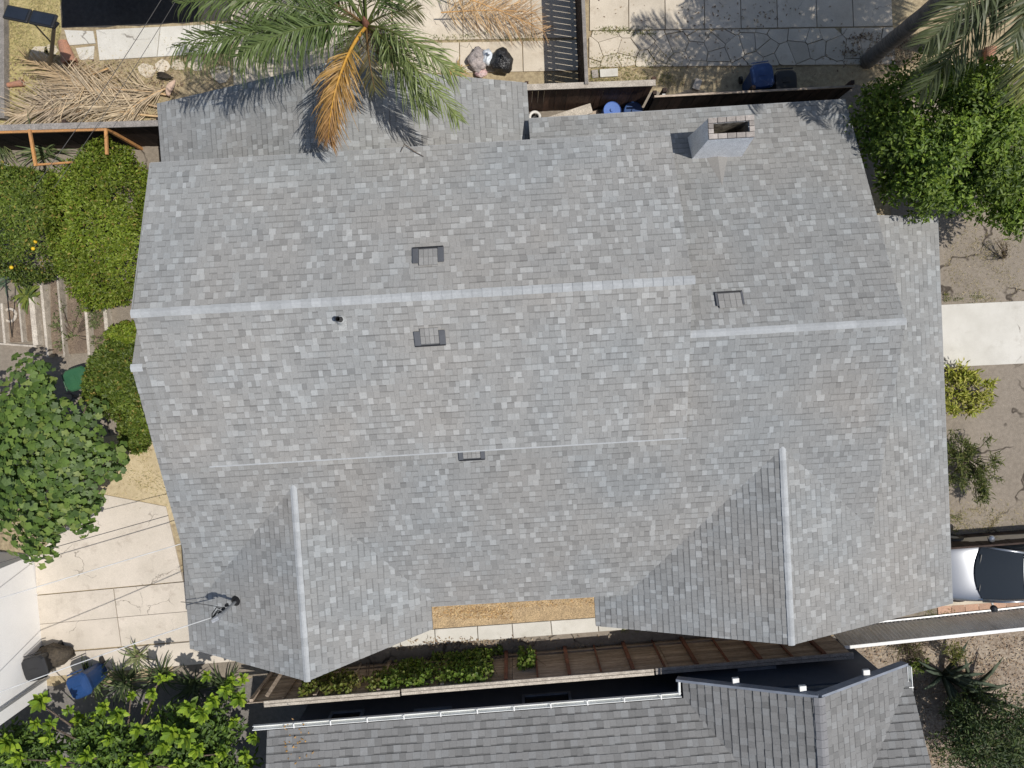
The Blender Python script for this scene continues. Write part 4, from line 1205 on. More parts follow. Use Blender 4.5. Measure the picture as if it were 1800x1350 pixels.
stem_bush('yellow_shrub', 'small yellow weed at the edge of the right concrete path', [(1696, 655)] + [(1696 + rr.uniform(-12, 14), 655 + rr.uniform(-16, 12)) for _ in range(8)], YEL, 72, .16, .3, .4, 22)
DK = [(0.06, 0.085, 0.025), (0.10, 0.13, 0.035), (0.15, 0.18, 0.05), (0.20, 0.21, 0.07)]
stem_bush('dark_shrub', 'dark green fine leaved shrub right of the roof above the car', [(1690, 800)] + [(1700 + rr.uniform(-45, 55), 810 + rr.uniform(-55, 50)) for _ in range(44)] + [(1725 + rr.uniform(-12, 12), 865 + rr.uniform(-20, 22)) for _ in range(8)], DK, 73, .16, .16, .75, 40)
stem_bush('dry_bush', 'bare brown twiggy plant on the dirt at the right', [(1762, 455)] + [(1762 + rr.uniform(-14, 14), 440 + rr.uniform(-22, 20)) for _ in range(16)], [(0.17, 0.13, 0.08), (0.22, 0.17, 0.1)], 74, .1, .12, .4, 10)
# agaves and shrub at the bottom right
def agave(label, px, n, L, seed, col, h=0.0):
    rng = np.random.RandomState(seed); b = P(px[0], px[1], 0)
    t = thing('agave', label, 'agave', b)
    for k in range(n):
        a = 2.399 * k + rng.uniform(-.2, .2); e = rng.uniform(.15, 1.1); l_ = L * rng.uniform(.75, 1.1); w = .085
        ax = Vector((math.cos(a) * math.cos(e), math.sin(a) * math.cos(e), math.sin(e))); sd_ = Vector((-math.sin(a), math.cos(a), 0)); up = ax.cross(sd_) * -1
        vs = []; fs = []
        for i, (f, ww) in enumerate(((0, .7), (.3, 1), (.6, .8), (.85, .35), (1, .02))):
            q = b + Vector((0, 0, .06 + h)) + ax * l_ * f + Vector((0, 0, .12 * l_ * math.sin(f * 2.5)))
            vs += [q + sd_ * w * ww + up * .03 * ww, q - up * .015, q - sd_ * w * ww + up * .03 * ww, q - up * .045 * ww]
            if i:
                a0 = 4 * (i - 1)
                for j in range(4): fs.append((a0 + j, a0 + (j + 1) % 4, a0 + 4 + (j + 1) % 4, a0 + 4 + j))
        mesh_obj('leaf', vs, fs, 'leaf_matte', t, cols=[np.array(col) * rng.uniform(.8, 1.2)] * len(fs), smooth=True)
    return t
AG = (0.085, 0.11, 0.075)
agave('grey green agave in front of the neighbour gable', (1655, 1185), 14, 1.25, 81, AG)
agave('larger agave with upright blades right of the neighbour gutter', (1700, 1215), 16, 1.35, 82, (0.11, 0.13, 0.085))
stem_bush('dry_plant', 'dry bromeliad like plant beneath the corrugated panels', [(1598, 1145)] + [(1598 + rr.uniform(-30, 28), 1142 + rr.uniform(-16, 16)) for _ in range(14)], [(0.12, 0.09, 0.07), (0.16, 0.13, 0.08), (0.14, 0.15, 0.05)], 83, .22, .1, .3, 16)
stem_bush('small_tree_fern', 'yellow green tuft on a slim stem right of the agaves', [(1672, 1160)] + [(1672 + rr.uniform(-16, 18), 1142 + rr.uniform(-14, 12)) for _ in range(10)], [(0.2, 0.2, 0.05), (0.13, 0.15, 0.04)], 84, .16, .14, .7, 24)
stem_bush('weed', 'low yellow green weed beside the neighbour gable fascia', [(1610, 1172)] + [(1612 + rr.uniform(-14, 16), 1168 + rr.uniform(-14, 14)) for _ in range(10)], MID, 85, .1, .4, .3, 20)
rng = np.random.RandomState(86)
c = P(1725, 1290, 1.3); t = thing('dark_bush', 'big dark green bush in the bottom right corner', 'bush', (c.x, c.y, 0))
cc = foliage('foliage', t, rng, c, (1.35, 1.05, 1.0), 9000, 70, .34, 0.12, .3, [(0.045, 0.075, 0.022), (0.07, 0.11, 0.03), (0.03, 0.055, 0.018), (0.10, 0.13, 0.04)], upb=.4, shell=.6)
limbs(t, (c.x, c.y, 0), cc, rng, r0=.08, k=12)
# ------------------------------------------------------------------ fences
def board_mesh(name, dx, dy, dz, mat):
    mb = MB().box((0, 0, 0), (dx, dy, dz))
    me = bpy.data.meshes.new(name); me.from_pydata(mb.v, [], mb.f); me.materials.append(MATS[mat]); return me

def board_fence(name, label, a_px, b_px, h, mat, capmat, width=0.145, gap=0.006, th=0.022, cap=0.14, rails=True, face=1, capx=None, seed=1):
    """upright boards from a to b (pixels of the fence's top line)"""
    r_ = random.Random(seed)
    a = P(a_px[0], a_px[1], h); b = P(b_px[0], b_px[1], h); a.z = b.z = 0
    t = thing(name, label, 'fence', a)
    d = (b - a); L = d.length; d.normalize(); ang = math.atan2(d.y, d.x); nrm = Vector((-d.y, d.x, 0))
    n = int(L / (width + gap))
    me = board_mesh('fence_board', width, th, h - .04, mat)
    for i in range(n):
        p = a + d * ((i + .5) * L / n) + nrm * r_.uniform(-.004, .004) + Vector((0, 0, (h - .04) / 2 + r_.uniform(-.01, .008)))
        shared('board', me, t, p, Euler((r_.uniform(-.008, .008), 0, ang)).to_quaternion())
    for z in (0.35, h - .3):
        MB().bar(a + nrm * .05 * face + Vector((0, 0, z)), b + nrm * .05 * face + Vector((0, 0, z)), .045, .09).obj('rail', mat, t)
    k = max(2, int(L / 2.2) + 1)
    for i in range(k):
        p = a + d * (L * i / (k - 1)) + nrm * .12 * face
        MB().box(p + Vector((0, 0, h / 2 - .01)), (.09, .09, h - .02), ang).obj('post', mat, t)
    if cap:
        MB().bar(a + Vector((0, 0, h + .012)) - d * .03, b + Vector((0, 0, h + .012)) + d * .03, cap, .04).obj('cap_rail', capmat, t, bevel=.005)
    return t
board_fence('dark_fence', 'dark board fence with grey cap above the orange timber frame', (-220, 232), (277, 217), 1.8, 'dark_wood', 'grey_wood', cap=.15, face=1, seed=2)
board_fence('back_fence', 'red brown board fence with weathered cap behind the house', (926, 154), (1150, 146), 1.75, 'red_wood', 'pale_wood', cap=.15, face=1, seed=3)
board_fence('back_fence', 'shaded dark fence beside the blue bin', (1152, 170), (1500, 152), 1.55, 'dark_wood', 'old_wood', cap=.05, face=1, seed=4)
board_fence('slat_fence', 'black slatted fence running up between the two back patios', (1031, 146), (1018, -160), 1.8, 'dark_wood', 'grey_wood', width=.14, gap=.014, cap=.09, face=-1, seed=5)
board_fence('low_fence', 'low dark wooden fence above the silver car', (1640, 966), (2150, 928), 1.15, 'dark_wood', 'dark_wood', cap=.05, face=-1, seed=6)
p_ = thing('gate_post', 'dark post with white brackets where the two back fences meet', 'post', P(1147, 196, 0))
q = P(1147, 196, 0)
MB().box(q + Vector((0, 0, .8)), (.1, .1, 1.6)).obj('post', 'dark_wood', p_)
for z in (1.35, .75): MB().box(q + Vector((0, -.06, z)), (.08, .02, .22)).obj('bracket', 'white_paint', p_)

# long fence of lying boards with rust coloured studs, bottom
def lying_fence():
    h = 1.85
    A = P(432, 1238, h); B = P(1500, 1152, h); A.z = B.z = 0
    t = thing('side_fence', 'long weathered wooden fence with rusty studs below the house', 'fence', A)
    d = (B - A); L = d.length; d.normalize(); nrm = Vector((-d.y, d.x, 0)); ang = math.atan2(d.y, d.x)
    r_ = random.Random(4); rows = 12; cuts = [0, .2, .44, .70, 1.0]
    for i in range(rows):
        for j in range(4):
            a = A + d * L * cuts[j] + d * .006; b = A + d * L * cuts[j + 1] - d * .006
            z = (i + .5) * (h - .05) / rows
            off = nrm * r_.uniform(-.004, .004)
            MB().bar(a + off + Vector((0, 0, z)), b + off + Vector((0, 0, z)), .02, (h - .05) / rows - .008).obj('board', 'old_wood', t)
    n = 19
    for k in range(n):
        f = (k + .15) / n
        p = A + d * L * f + nrm * .04
        big = k % 2 == 0
        MB().box(p + nrm * (.02 if big else 0) + Vector((0, 0, h / 2 - .03)), (.09 if big else .045, .07 if big else .05, h - .06), ang).obj('stud', 'rust_wood' if f > .38 else 'old_wood', t)
    MB().bar(A + nrm * .035 + Vector((0, 0, .25)), B + nrm * .035 + Vector((0, 0, .25)), .04, .09).obj('rail', 'old_wood', t)
    for (c0, c1, m_, dz, off) in ((.03, .254, 'pale_wood', 0, -.03), (.257, .672, 'pale_wood', .02, .0), (.675, 1.0, 'grey_wood', .0, .0)):
        for s_ in (-.04, .045):
            MB().bar(A + d * L * c0 + nrm * (s_ + off) + Vector((0, 0, h + dz)), A + d * L * c1 + nrm * (s_ + off) + Vector((0, 0, h + dz)), .075, .05).obj('cap_rail', m_, t, bevel=.005)
    for q_ in ((487, 1190), (475, 1210)):
        pass
    p = A + d * .5 + nrm * .1
    MB().bar(p + Vector((0, 0, 1.7)), p + nrm * .55 + d * .35 + Vector((0, 0, .1)), .09, .05).obj('brace', 'old_wood', t)
    return A, d, L, nrm, h
FA, FD, FL, FN, FH = lying_fence()

# ivy on that fence
def ivy(label, f0, f1, z0, z1, n, seed, cols=None):
    rng = np.random.RandomState(seed)
    f = rng.uniform(0, 1, n)
    cl = rng.randint(0, 14, n); cx = np.sort(rng.uniform(0, 1, 14)); cz = rng.uniform(.1, .9, 14)
    f = np.clip(cx[cl] + rng.normal(0, .06, n), 0, 1); z = np.clip(cz[cl] + rng.normal(0, .2, n), 0, 1)
    p = np.array(FA)[None] + np.array(FD)[None] * (FL * (f0 + (f1 - f0) * f))[:, None] + np.array(FN)[None] * rng.uniform(.06, .26, n)[:, None]
    p[:, 2] = z0 + (z1 - z0) * z
    ax = rng.normal(size=(n, 3)) - np.array([0, 0, .5]); nr = np.array(FN)[None] * .8 + np.array([0, 0, .7]) + rng.normal(0, .35, (n, 3))
    l_ = rng.uniform(.06, .12, n)
    V, F, C = leaves(p, ax, nr, l_, l_ * .85, palette(rng, n, cols or [(0.13, 0.2, 0.03), (0.17, 0.26, 0.035), (0.09, 0.15, 0.025), (0.2, 0.24, 0.06)], .2))
    V[:, 2] = np.maximum(V[:, 2], .02)
    b = FA + FD * FL * (f0 + f1) / 2 + FN * .12
    t = thing('ivy', label, 'vine', b)
    fast_obj('foliage', V, F, 'leaf', t, cols=C)
    mb = MB()
    for k in range(7):
        u = rng.uniform(0, 1); s0 = FA + FD * FL * (f0 + (f1 - f0) * u) + FN * .07
        mb.tube([s0, s0 + FD * rng.uniform(-.2, .2) + Vector((0, 0, z1 * .5)), s0 + FD * rng.uniform(-.4, .4) + Vector((0, 0, z1 * .95))], [.012, .009, .005], 5)
    mb.obj('stems', 'bark', t)
ivy('green vine on the fence under the left gable peak', .09, .22, .75, 1.8, 1500, 91, [(0.13, 0.17, 0.03), (0.17, 0.2, 0.035), (0.14, 0.12, 0.04), (0.2, 0.22, 0.06)])
ivy('thick bright vine in the middle of the long fence', .22, .405, .5, 1.75, 2600, 92)
ivy('small clump of vine left of the rusty studs', .452, .478, .3, 1.2, 420, 93)
ivy('low vine at the foot of the fence near the mulch bed', .30, .42, .05, .55, 900, 94)

# corrugated panels on the right
def corrugated(label, a_px, b_px, h):
    a = P(a_px[0], a_px[1], h); b = P(b_px[0], b_px[1], h); a.z = b.z = 0
    t = thing('corrugated_fence', label, 'fence', a)
    d = (b - a); L = d.length; d.normalize(); nrm = Vector((-d.y, d.x, 0))
    k0 = 0; panel = 1.05
    n = int(L / panel)
    for j in range(n):
        m_ = 64; V = []; F = []
        for i in range(m_ + 1):
            x = j * panel + panel * i / m_
            y = .03 * math.sin(2 * math.pi * x / .115)
            for z in (.04, h - .02):
                V.append(tuple(a + d * x + nrm * (y + .004 * (j % 2) + .16 * (1 - z / h)) + Vector((0, 0, z))))
            if i: q = 2 * (i - 1); F.append((q, q + 2, q + 3, q + 1))
        mesh_obj('panel', V, F, 'corrugated', t, smooth=True)
        MB().bar(a + d * (j * panel) - nrm * .04 + Vector((0, 0, 0)), a + d * (j * panel) - nrm * .04 + Vector((0, 0, h - .03)), .05, .05).obj('post', 'galvanised', t)
    MB().bar(a + Vector((0, 0, h)), b + Vector((0, 0, h)), .09, .05).obj('top_rail', 'white_paint', t, bevel=.005)
    MB().bar(a + nrm * .19 + Vector((0, 0, .05)), b + nrm * .19 + Vector((0, 0, .05)), .05, .06).obj('rail', 'galvanised', t)
corrugated('corrugated metal fence with white top rail left of the agaves', (1484, 1138), (2000, 1084), 1.0)
q = P(1497, 1112, 0)
t = thing('white_post', 'short white post at the end of the corrugated fence', 'post', q)
MB().lathe(q, [(.045, 0), (.045, .75), (.03, .78), (0, .78)], 14).obj('post', 'white_paint', t)
MB().lathe(q + Vector((0, 0, .74)), [(.06, 0), (.06, .03), (.0, .04)], 14).obj('cap', 'white_paint', t)

# ------------------------------------------------------------------ neighbour's house (bottom)
nb = thing('neighbour_house', 'neighbouring house with darker grey shingle roof and white gutter at the bottom', 'house', P(1000, 1330, 0))
ez = 2.6
NA = P(470, 1284, ez); NB = P(1600, 1196, ez)
nd = (NB - NA).normalized(); nn = Vector((nd.y, -nd.x, 0))      # nn points away from our house (down the picture)
pit = .40; run = 5.0
def NPT(u, v, z): return NA + nd * u + nn * v + Vector((0, 0, z - ez))
LU = (NB - NA).length
n1 = Plane(NPT(LU, 0, ez), NPT(0, 0, ez), NPT(0, run, ez + pit * run), NPT(LU, run, ez + pit * run))
gl = P(1200, 1197, ez); gr = P(1592, 1170, ez); gp = P(1441, 1226, 4.02)
ug = (gp - NA).dot(nd); vg = (gp - NA).dot(nn); ul = (gl - NA).dot(nd); ur = (gr - NA).dot(nd)
vgl = (gl - NA).dot(nn); vgr = (gr - NA).dot(nn)
n2w = Plane(NPT(ul, 2.6, ez), NPT(ul, vgl, ez), NPT(ug, vg, 4.02), NPT(ug, 3.7, 4.02))
n2e = Plane(NPT(ur, vgr, ez), NPT(ur, 2.6, ez), NPT(ug, 3.7, 4.02), NPT(ug, vg, 4.02))
for pl in (n1, n2w, n2e):
    if pl.n.z < 0:
        pl.__init__(pl.q[1], pl.q[0], pl.q[3], pl.q[2])
NPL = [n1, n2w, n2e]
nroof = roof_deck(NPL, 'roof', 'deck', nb)
def ntone(x, y, r_):
    n_ = vnoise(x * .6 + 5, y * .6 + 9, 1)
    return np.array((0.207, 0.207, 0.203)) * (.92 + .16 * n_)
def ncull(c):
    x, y = PROJ(c); return y > 1430
NT = []
for pl in NPL:
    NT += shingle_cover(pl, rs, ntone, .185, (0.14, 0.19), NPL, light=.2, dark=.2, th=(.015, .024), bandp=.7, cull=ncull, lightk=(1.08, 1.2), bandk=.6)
emit_shingles(NT, nroof)
ridge_caps(NPT(ug, vg, 4.03), NPT(ug, 3.6, 4.03), nroof, w=.13, step=.19, pitch=.45, mat='dark_ridge')
# fascia boards on the gable rakes, white brackets
for (a_, b_) in ((NPT(ul - .12, vgl - .02, ez - .02), NPT(ug, vg - .02, 4.02)), (NPT(ug, vg - .02, 4.02), NPT(ur + .02, vgr - .02, ez - .02))):
    MB().bar(a_ + Vector((0, 0, -.07)), b_ + Vector((0, 0, -.07)), .06, .19).obj('fascia', 'slate_fascia', nb)
for f_ in (.42, .9):
    q = NPT(ul, vgl, ez).lerp(NPT(ug, vg, 4.02), f_) - nn * .12; MB().box(q + Vector((0, 0, -.12)), (.15, .12, .08), math.atan2(nd.y, nd.x)).obj('rafter_tail', 'white_paint', nb)
q = NPT(ug, vg, 4.02).lerp(NPT(ur, vgr, ez), .55) - nn * .12; MB().box(q + Vector((0, 0, -.12)), (.15, .12, .08), math.atan2(nd.y, nd.x)).obj('rafter_tail', 'white_paint', nb)
# gutters
def gutter(a_, b_, par, name='gutter'):
    a_ = Vector(a_); b_ = Vector(b_); d = (b_ - a_).normalized(); s_ = Vector((0, 0, 1)).cross(d)
    prof = [(-.05, .03), (-.05, -.05), (-.03, -.07), (.03, -.07), (.045, -.02), (.045, .06), (.03, .06), (.027, -.02), (.02, -.055), (-.025, -.055), (-.04, -.04), (-.04, .03)]
    V = [a_ + s_ * x + Vector((0, 0, z)) for x, z in prof] + [b_ + s_ * x + Vector((0, 0, z)) for x, z in prof]
    n_ = len(prof); F = [(i, (i + 1) % n_, (i + 1) % n_ + n_, i + n_) for i in range(n_)] + [tuple(range(n_))[::-1], tuple(range(n_, 2 * n_))]
    g = mesh_obj(name, V, F, 'gutter_white', par)
    L = (b_ - a_).length
    for k in range(int(L / .9)):
        p = a_ + d * (.5 + k * .9)
        MB().box(p + Vector((0, 0, .065)), (.03, .11, .012), math.atan2(d.y, d.x)).obj('hanger', 'white_paint', g)
    return g
g1 = gutter(NPT(ul - .06, -.09, ez - .01), NPT(-.35, -.09, ez - .01), nb)
MB().tube([NPT(ul - .10, -.09, ez - .02), NPT(ul - .08, -.42, ez - .03), NPT(ul + .08, -.44, ez - .06)], .035, 8).obj('downspout', 'gutter_white', nb)
gutter(NPT(ur + .07, vgr + .02, ez), NPT(ur + .07, .75, ez), nb)
MB().bar(NPT(ur + .10, .8, ez - .05), NPT(ur + .02, .8, .1), .07, .06).obj('downspout', 'gutter_white', nb)
v, f = prism(ccw([tuple(NPT(u_, v_, 0).xy) for u_, v_ in ((.35, .45), (LU - .4, .45), (LU - .4, 9.5), (.35, 9.5))]), 0, 2.5)
mesh_obj('wall', v, f, 'navy_siding', nb)
v, f = prism(ccw([tuple(NPT(u_, v_, 0).xy) for u_, v_ in ((ul + .35, vgl + .35), (ur - .35, vgr + .35), (ur - .35, .448), (ul + .35, .448))]), 0, 2.5)
mesh_obj('wall', v, f, 'navy_siding', nb)
v_ = [NPT(ul + .4, vgl + .45, 2.51), NPT(ur - .4, vgl + .45, 2.51), NPT(ug, vgl + .45, 3.85)]
mesh_obj('gable_wall', v_ + [p + nn * .1 for p in v_], [(0, 1, 2), (5, 4, 3), (0, 3, 4, 1), (1, 4, 5, 2), (2, 5, 3, 0)], 'navy_siding', nb)
for (u_, w_, z_, h_, vv) in ((3.9, 1.0, 1.55, .55, .45), (6.9, 1.3, 1.45, 1.0, .45), (1.6, .9, 1.5, .9, .45), (ug - .6, 1.0, 1.3, .5, vgl + .35)):
    w = MB()
    for (a0, a1, z0, z1) in ((-w_ / 2, w_ / 2, z_ - h_ / 2, z_ - h_ / 2 + .07), (-w_ / 2, w_ / 2, z_ + h_ / 2 - .07, z_ + h_ / 2), (-w_ / 2, -w_ / 2 + .07, z_ - h_ / 2 + .07, z_ + h_ / 2 - .07), (w_ / 2 - .07, w_ / 2, z_ - h_ / 2 + .07, z_ + h_ / 2 - .07)):
        w.box(NPT(u_ + (a0 + a1) / 2, vv - .03, (z0 + z1) / 2), (a1 - a0, .08, z1 - z0), math.atan2(nd.y, nd.x))
    wo_ = w.obj('window', 'slate_fascia', nb)
    MB().box(NPT(u_, vv - .012, z_), (w_ - .14, .02, h_ - .14), math.atan2(nd.y, nd.x)).obj('pane', 'window_glass', wo_)
# rust coloured stains left by leaves: small dry leaves lying on the roof
# flat white garage roof at the left border
gg = thing('white_building', 'plain white building wall at the left border beside the patio', 'building', P(20, 1100, 0))
wb = [P(60, 975, 0), P(84, 1215, 0), P(-400, 1290, 0), P(-400, 935, 0)]
v, f = prism(ccw([tuple(p.xy) for p in wb]), 0, 2.6)
mesh_obj('wall', v, f, 'white_roof', gg)
cg = sum(wb, Vector()) / 4
v, f = prism(ccw([tuple((p + (p - cg).normalized() * .12).xy) for p in wb]), 2.602, 2.72)
mesh_obj('roof', v, f, 'white_roof', gg, bevel=.01)
MB().tube([P(86, 1190, .05), P(86, 1190, 0) + Vector((0, 0, 2.55))], .035, 8).obj('downpipe', 'galvanised', gg)

# ------------------------------------------------------------------ car
def car():
    c0 = P(1716, 1009, .95)                     # middle of the windscreen foot
    nose = c0.x - 1.02; cy_ = c0.y
    t = thing('parked_car', 'silver car parked nose-in under the right roof edge', 'car', (nose + 2.2, cy_, 0))
    X = lambda x: nose + x
    secs = [(0.0, .58, .32, .50, .58), (.10, .70, .25, .60, .70), (.45, .80, .22, .70, .82), (.98, .84, .2, .80, .95), (1.8, .86, .2, .86, .97), (3.0, .86, .2, .88, .99), (3.6, .85, .22, .88, 1.0), (4.1, .80, .25, .86, .98), (4.32, .72, .3, .75, .86), (4.4, .6, .36, .6, .66)]
    V = []; F = []
    for (x, w, zb, zs, zt_) in secs:
        half = [(0.0, zb), (w * .85, zb), (w, zb + .14), (w * 1.01, (zb + zs) / 2), (w * .97, zs), (w * .86, zs + (zt_ - zs) * .7), (w * .5, zt_ - .005), (0, zt_)]
        ring = half + [(-a, b) for a, b in half[-2:0:-1]]
        V += [(X(x), cy_ + a, b) for a, b in ring]
    n = 14
    for i in range(len(secs) - 1):
        for k in range(n): F.append((i * n + k, (i + 1) * n + k, (i + 1) * n + (k + 1) % n, i * n + (k + 1) % n))
    F += [tuple(range(n)), tuple((len(secs) - 1) * n + k for k in range(n))[::-1]]
    body = mesh_obj('body', V, F, 'car_paint', t, smooth=True)
    sm = body.modifiers.new('sub', 'SUBSURF'); sm.levels = 2; sm.render_levels = 2
    # greenhouse
    def arcrow(x, w, z, bow, m_=9): return [Vector((X(x) + bow * (abs(2 * k / (m_ - 1) - 1) ** 2.2), cy_ - w + 2 * w * k / (m_ - 1), z - .03 * abs(2 * k / (m_ - 1) - 1) ** 3)) for k in range(m_)]
    def sheet(name, rows, mat, par=t, th=.0):
        V = [p for r_ in rows for p in r_]; m_ = len(rows[0]); F = []
        for i in range(len(rows) - 1):
            for k in range(m_ - 1): F.append((i * m_ + k, i * m_ + k + 1, (i + 1) * m_ + k + 1, (i + 1) * m_ + k))
        return mesh_obj(name, V, F, mat, par, smooth=True)
    ws0 = arcrow(.98, .70, .965, .20); ws1 = arcrow(1.45, .655, 1.22, .12); ws2 = arcrow(1.98, .60, 1.41, .06)
    sheet('windscreen', [ws0, ws1, ws2], 'car_glass')
    rf = [arcrow(1.96, .62, 1.425, .06), arcrow(2.5, .63, 1.465, 0), arcrow(3.1, .62, 1.44, 0), arcrow(3.4, .6, 1.39, 0)]
    sheet('car_roof', rf, 'car_paint')
    sheet('rear_window', [arcrow(3.38, .59, 1.385, 0), arcrow(4.0, .68, 1.0, -.08)], 'car_glass')
    for s_ in (-1, 1):
        y = lambda w: cy_ + s_ * w
        g = [[Vector((X(1.22), y(.735), .97)), Vector((X(2.3), y(.80), 1.0)), Vector((X(3.3), y(.80), 1.02)), Vector((X(3.95), y(.74), 1.02))],
             [Vector((X(1.98), y(.635), 1.40)), Vector((X(2.4), y(.645), 1.43)), Vector((X(3.1), y(.64), 1.42)), Vector((X(3.4), y(.61), 1.37))]]
        sheet('side_window', g, 'car_glass')
        MB().tube([(X(1.16), y(.745), .95), (X(1.55), y(.695), 1.22), (X(2.02), y(.635), 1.42)], .032, 8).obj('pillar', 'car_paint', t, smooth=True)
        MB().tube([(X(2.0), y(.635), 1.425), (X(2.6), y(.645), 1.455), (X(3.4), y(.61), 1.39), (X(4.0), y(.72), 1.0)], .03, 8).obj('roof_rail', 'car_paint', t, smooth=True)
        m_ = MB(); m_.lathe((X(1.42), y(.94), 1.0), [(0, -.07), (.07, -.06), (.095, 0), (.08, .05), (0, .07)], 12)
        mo = m_.obj('mirror', 'car_paint' if s_ > 0 else 'plastic_black', t, smooth=True)
        MB().bar((X(1.40), y(.78), .96), (X(1.42), y(.90), .98), .05, .03).obj('mirror_arm', 'plastic_black', mo)
        for xw in (.78, 3.5):
            wh = MB(); M_ = Matrix.Rotation(math.pi / 2, 3, 'X')
            wh.lathe((X(xw), y(.76), .31), [(.19, -.1), (.29, -.1), (.31, -.06), (.31, .06), (.29, .1), (.19, .1)], 24, M=M_)
            wo2 = wh.obj('wheel', 'black_rubber', t, smooth=True)
            MB().lathe((X(xw), y(.76), .31), [(.0, -.05), (.19, -.085), (.2, .085), (0, .05)], 16, M=M_).obj('rim', 'galvanised', wo2)
        MB().lathe((X(.13), y(.52), .62), [(0, -.06), (.10, -.04), (.13, 0), (.09, .05), (0, .07)], 12).obj('headlight', 'lamp_glass', t, smooth=True)
    for s_ in (-.25, .25):
        MB().bar((X(1.06), cy_ + s_ - .2, .985), (X(1.14), cy_ + s_ + .28, 1.01), .02, .02).obj('wiper', 'plastic_black', t)
car()

# ------------------------------------------------------------------ bins
def wheelie_bin(label, px, mat, rz, h=1.0, w=.56, d=.62, lidmat=None, openlid=False):
    b = P(px[0], px[1], 0)
    t = thing('wheelie_bin', label, 'bin', b)
    M = Matrix.Rotation(rz, 3, 'Z'); L_ = lambda x, y, z: b + M @ Vector((x, y, z))
    def ring(sx, sy, z, n=20, p=5):
        out = []
        for k in range(n):
            a = 2 * math.pi * k / n; c_, s_ = math.cos(a), math.sin(a)
            r_ = (abs(c_) ** p + abs(s_) ** p) ** (-1 / p)
            out.append(L_(sx * r_ * c_, sy * r_ * s_, z))
        return out
    n = 20
    rings = [ring(w * .38, d * .36, .04), ring(w * .47, d * .46, h * .9), ring(w * .51, d * .5, h * .905), ring(w * .51, d * .5, h * .95)]
    V = [p for g in rings for p in g]; F = [(i * n + k, i * n + (k + 1) % n, (i + 1) * n + (k + 1) % n, (i + 1) * n + k) for i in range(3) for k in range(n)] + [tuple(range(n))[::-1]]
    mesh_obj('bin_body', V, F, mat, t, smooth=False)
    lid = [ring(w * .53, d * .52, h * .955), ring(w * .53, d * .52, h * .985), ring(w * .47, d * .46, h * 1.03), ring(w * .2, d * .2, h * 1.05)]
    V = [p for g in lid for p in g]; F = [(i * n + k, i * n + (k + 1) % n, (i + 1) * n + (k + 1) % n, (i + 1) * n + k) for i in range(3) for k in range(n)] + [tuple(range(n))[::-1], tuple(3 * n + k for k in range(n))]
    lo = mesh_obj('lid', V, F, lidmat or mat, t)
    MB().bar(L_(-w * .2, 0, h * 1.05), L_(w * .2, 0, h * 1.05), .03, .02).obj('lid_rib', lidmat or mat, lo)
    MB().tube([L_(-w * .4, d * .6, h * .93), L_(w * .4, d * .6, h * .93)], .016, 8).obj('handle', mat, t)
    for s_ in (-1, 1):
        MB().lathe(L_(s_ * w * .44, d * .42, .1), [(0, -.03), (.1, -.03), (.1, .03), (0, .03)], 14, M=M @ Matrix.Rotation(math.pi / 2, 3, 'Y')).obj('wheel', 'black_rubber', t)
    return t
wheelie_bin('green wheeled bin beside the big leaved tree', (172, 664), 'bin_green', rad(105))
wheelie_bin('blue recycling bin next to the shaded back fence', (1318, 158), 'bin_blue', rad(5))
wheelie_bin('black bin standing right of the blue recycling bin', (1362, 164), 'bin_black', rad(0), h=.8)
wheelie_bin('large blue bin under the wires by the rosette tree', (176, 1178), 'bin_blue', rad(20))
wheelie_bin('black bin at the corner of the white garage', (100, 1150), 'bin_black', rad(12), h=.95, w=.62)

def blob(name, c, r3, mat, parent, seed, amp=.25, n=18, m_=10, knot=False):
    """sagging bag: lumpy closed surface with flat bottom"""
    rg = random.Random(seed); ph = [rg.uniform(0, 6.28) for _ in range(8)]
    V = []; F = []
    for i in range(m_ + 1):
        th = math.pi * i / m_
        for k in range(n):
            a = 2 * math.pi * k / n
            f_ = 1 + amp * (.4 * math.sin(3 * a + ph[0] + 2 * th) + .3 * math.sin(5 * a + ph[1] - 3 * th) + .3 * math.sin(7 * th + ph[2] + 2 * a))
            x = r3[0] * math.sin(th) * math.cos(a) * f_; y = r3[1] * math.sin(th) * math.sin(a) * f_; z = r3[2] * math.cos(th) * f_
            V.append((c[0] + x, c[1] + y, c[2] + max(z, -r3[2] * .85) + r3[2] * .85))
    for i in range(m_):
        for k in range(n): F.append((i * n + k, (i + 1) * n + k, (i + 1) * n + (k + 1) % n, i * n + (k + 1) % n))
    return mesh_obj(name, V, F, mat, parent, smooth=True)
def bag(name, label, cat, px, r3, mat, seed, z=0.05, neck=True):
    c = P(px[0], px[1], z); t = thing(name, label, cat, c)
    blob('bag_body' if neck else 'folded_cloth', c, r3, mat, t, seed)
    if neck:
        q = c + Vector((0, 0, r3[2] * 1.7)); MB().tube([q, q + Vector((.02, .01, .08)), q + Vector((.05, .03, .14))], [.03, .02, .06], 8).obj('knot', mat, t)
    else:
        MB().tube([c + Vector((-r3[0] * .9, -r3[1] * .5, .06)), c + Vector((0, -r3[1], .09)), c + Vector((r3[0] * .9, -r3[1] * .4, .05))], [.04, .07, .03], 8).obj('fold', mat, t, smooth=True)
    return t
bag('rubbish_bag', 'shiny black rubbish bag on the back patio', 'bag', (882, 112), (.30, .33, .22), 'bag_black', 1)
bag('rubbish_bag', 'small pale blue plastic bag among the rubbish', 'bag', (858, 106), (.17, .22, .16), 'bag_white', 2)
bag('cloth_heap', 'crumpled grey clothes beside the white plastic bag', 'cloth', (840, 108), (.26, .30, .14), 'cloth_grey', 3, neck=False)
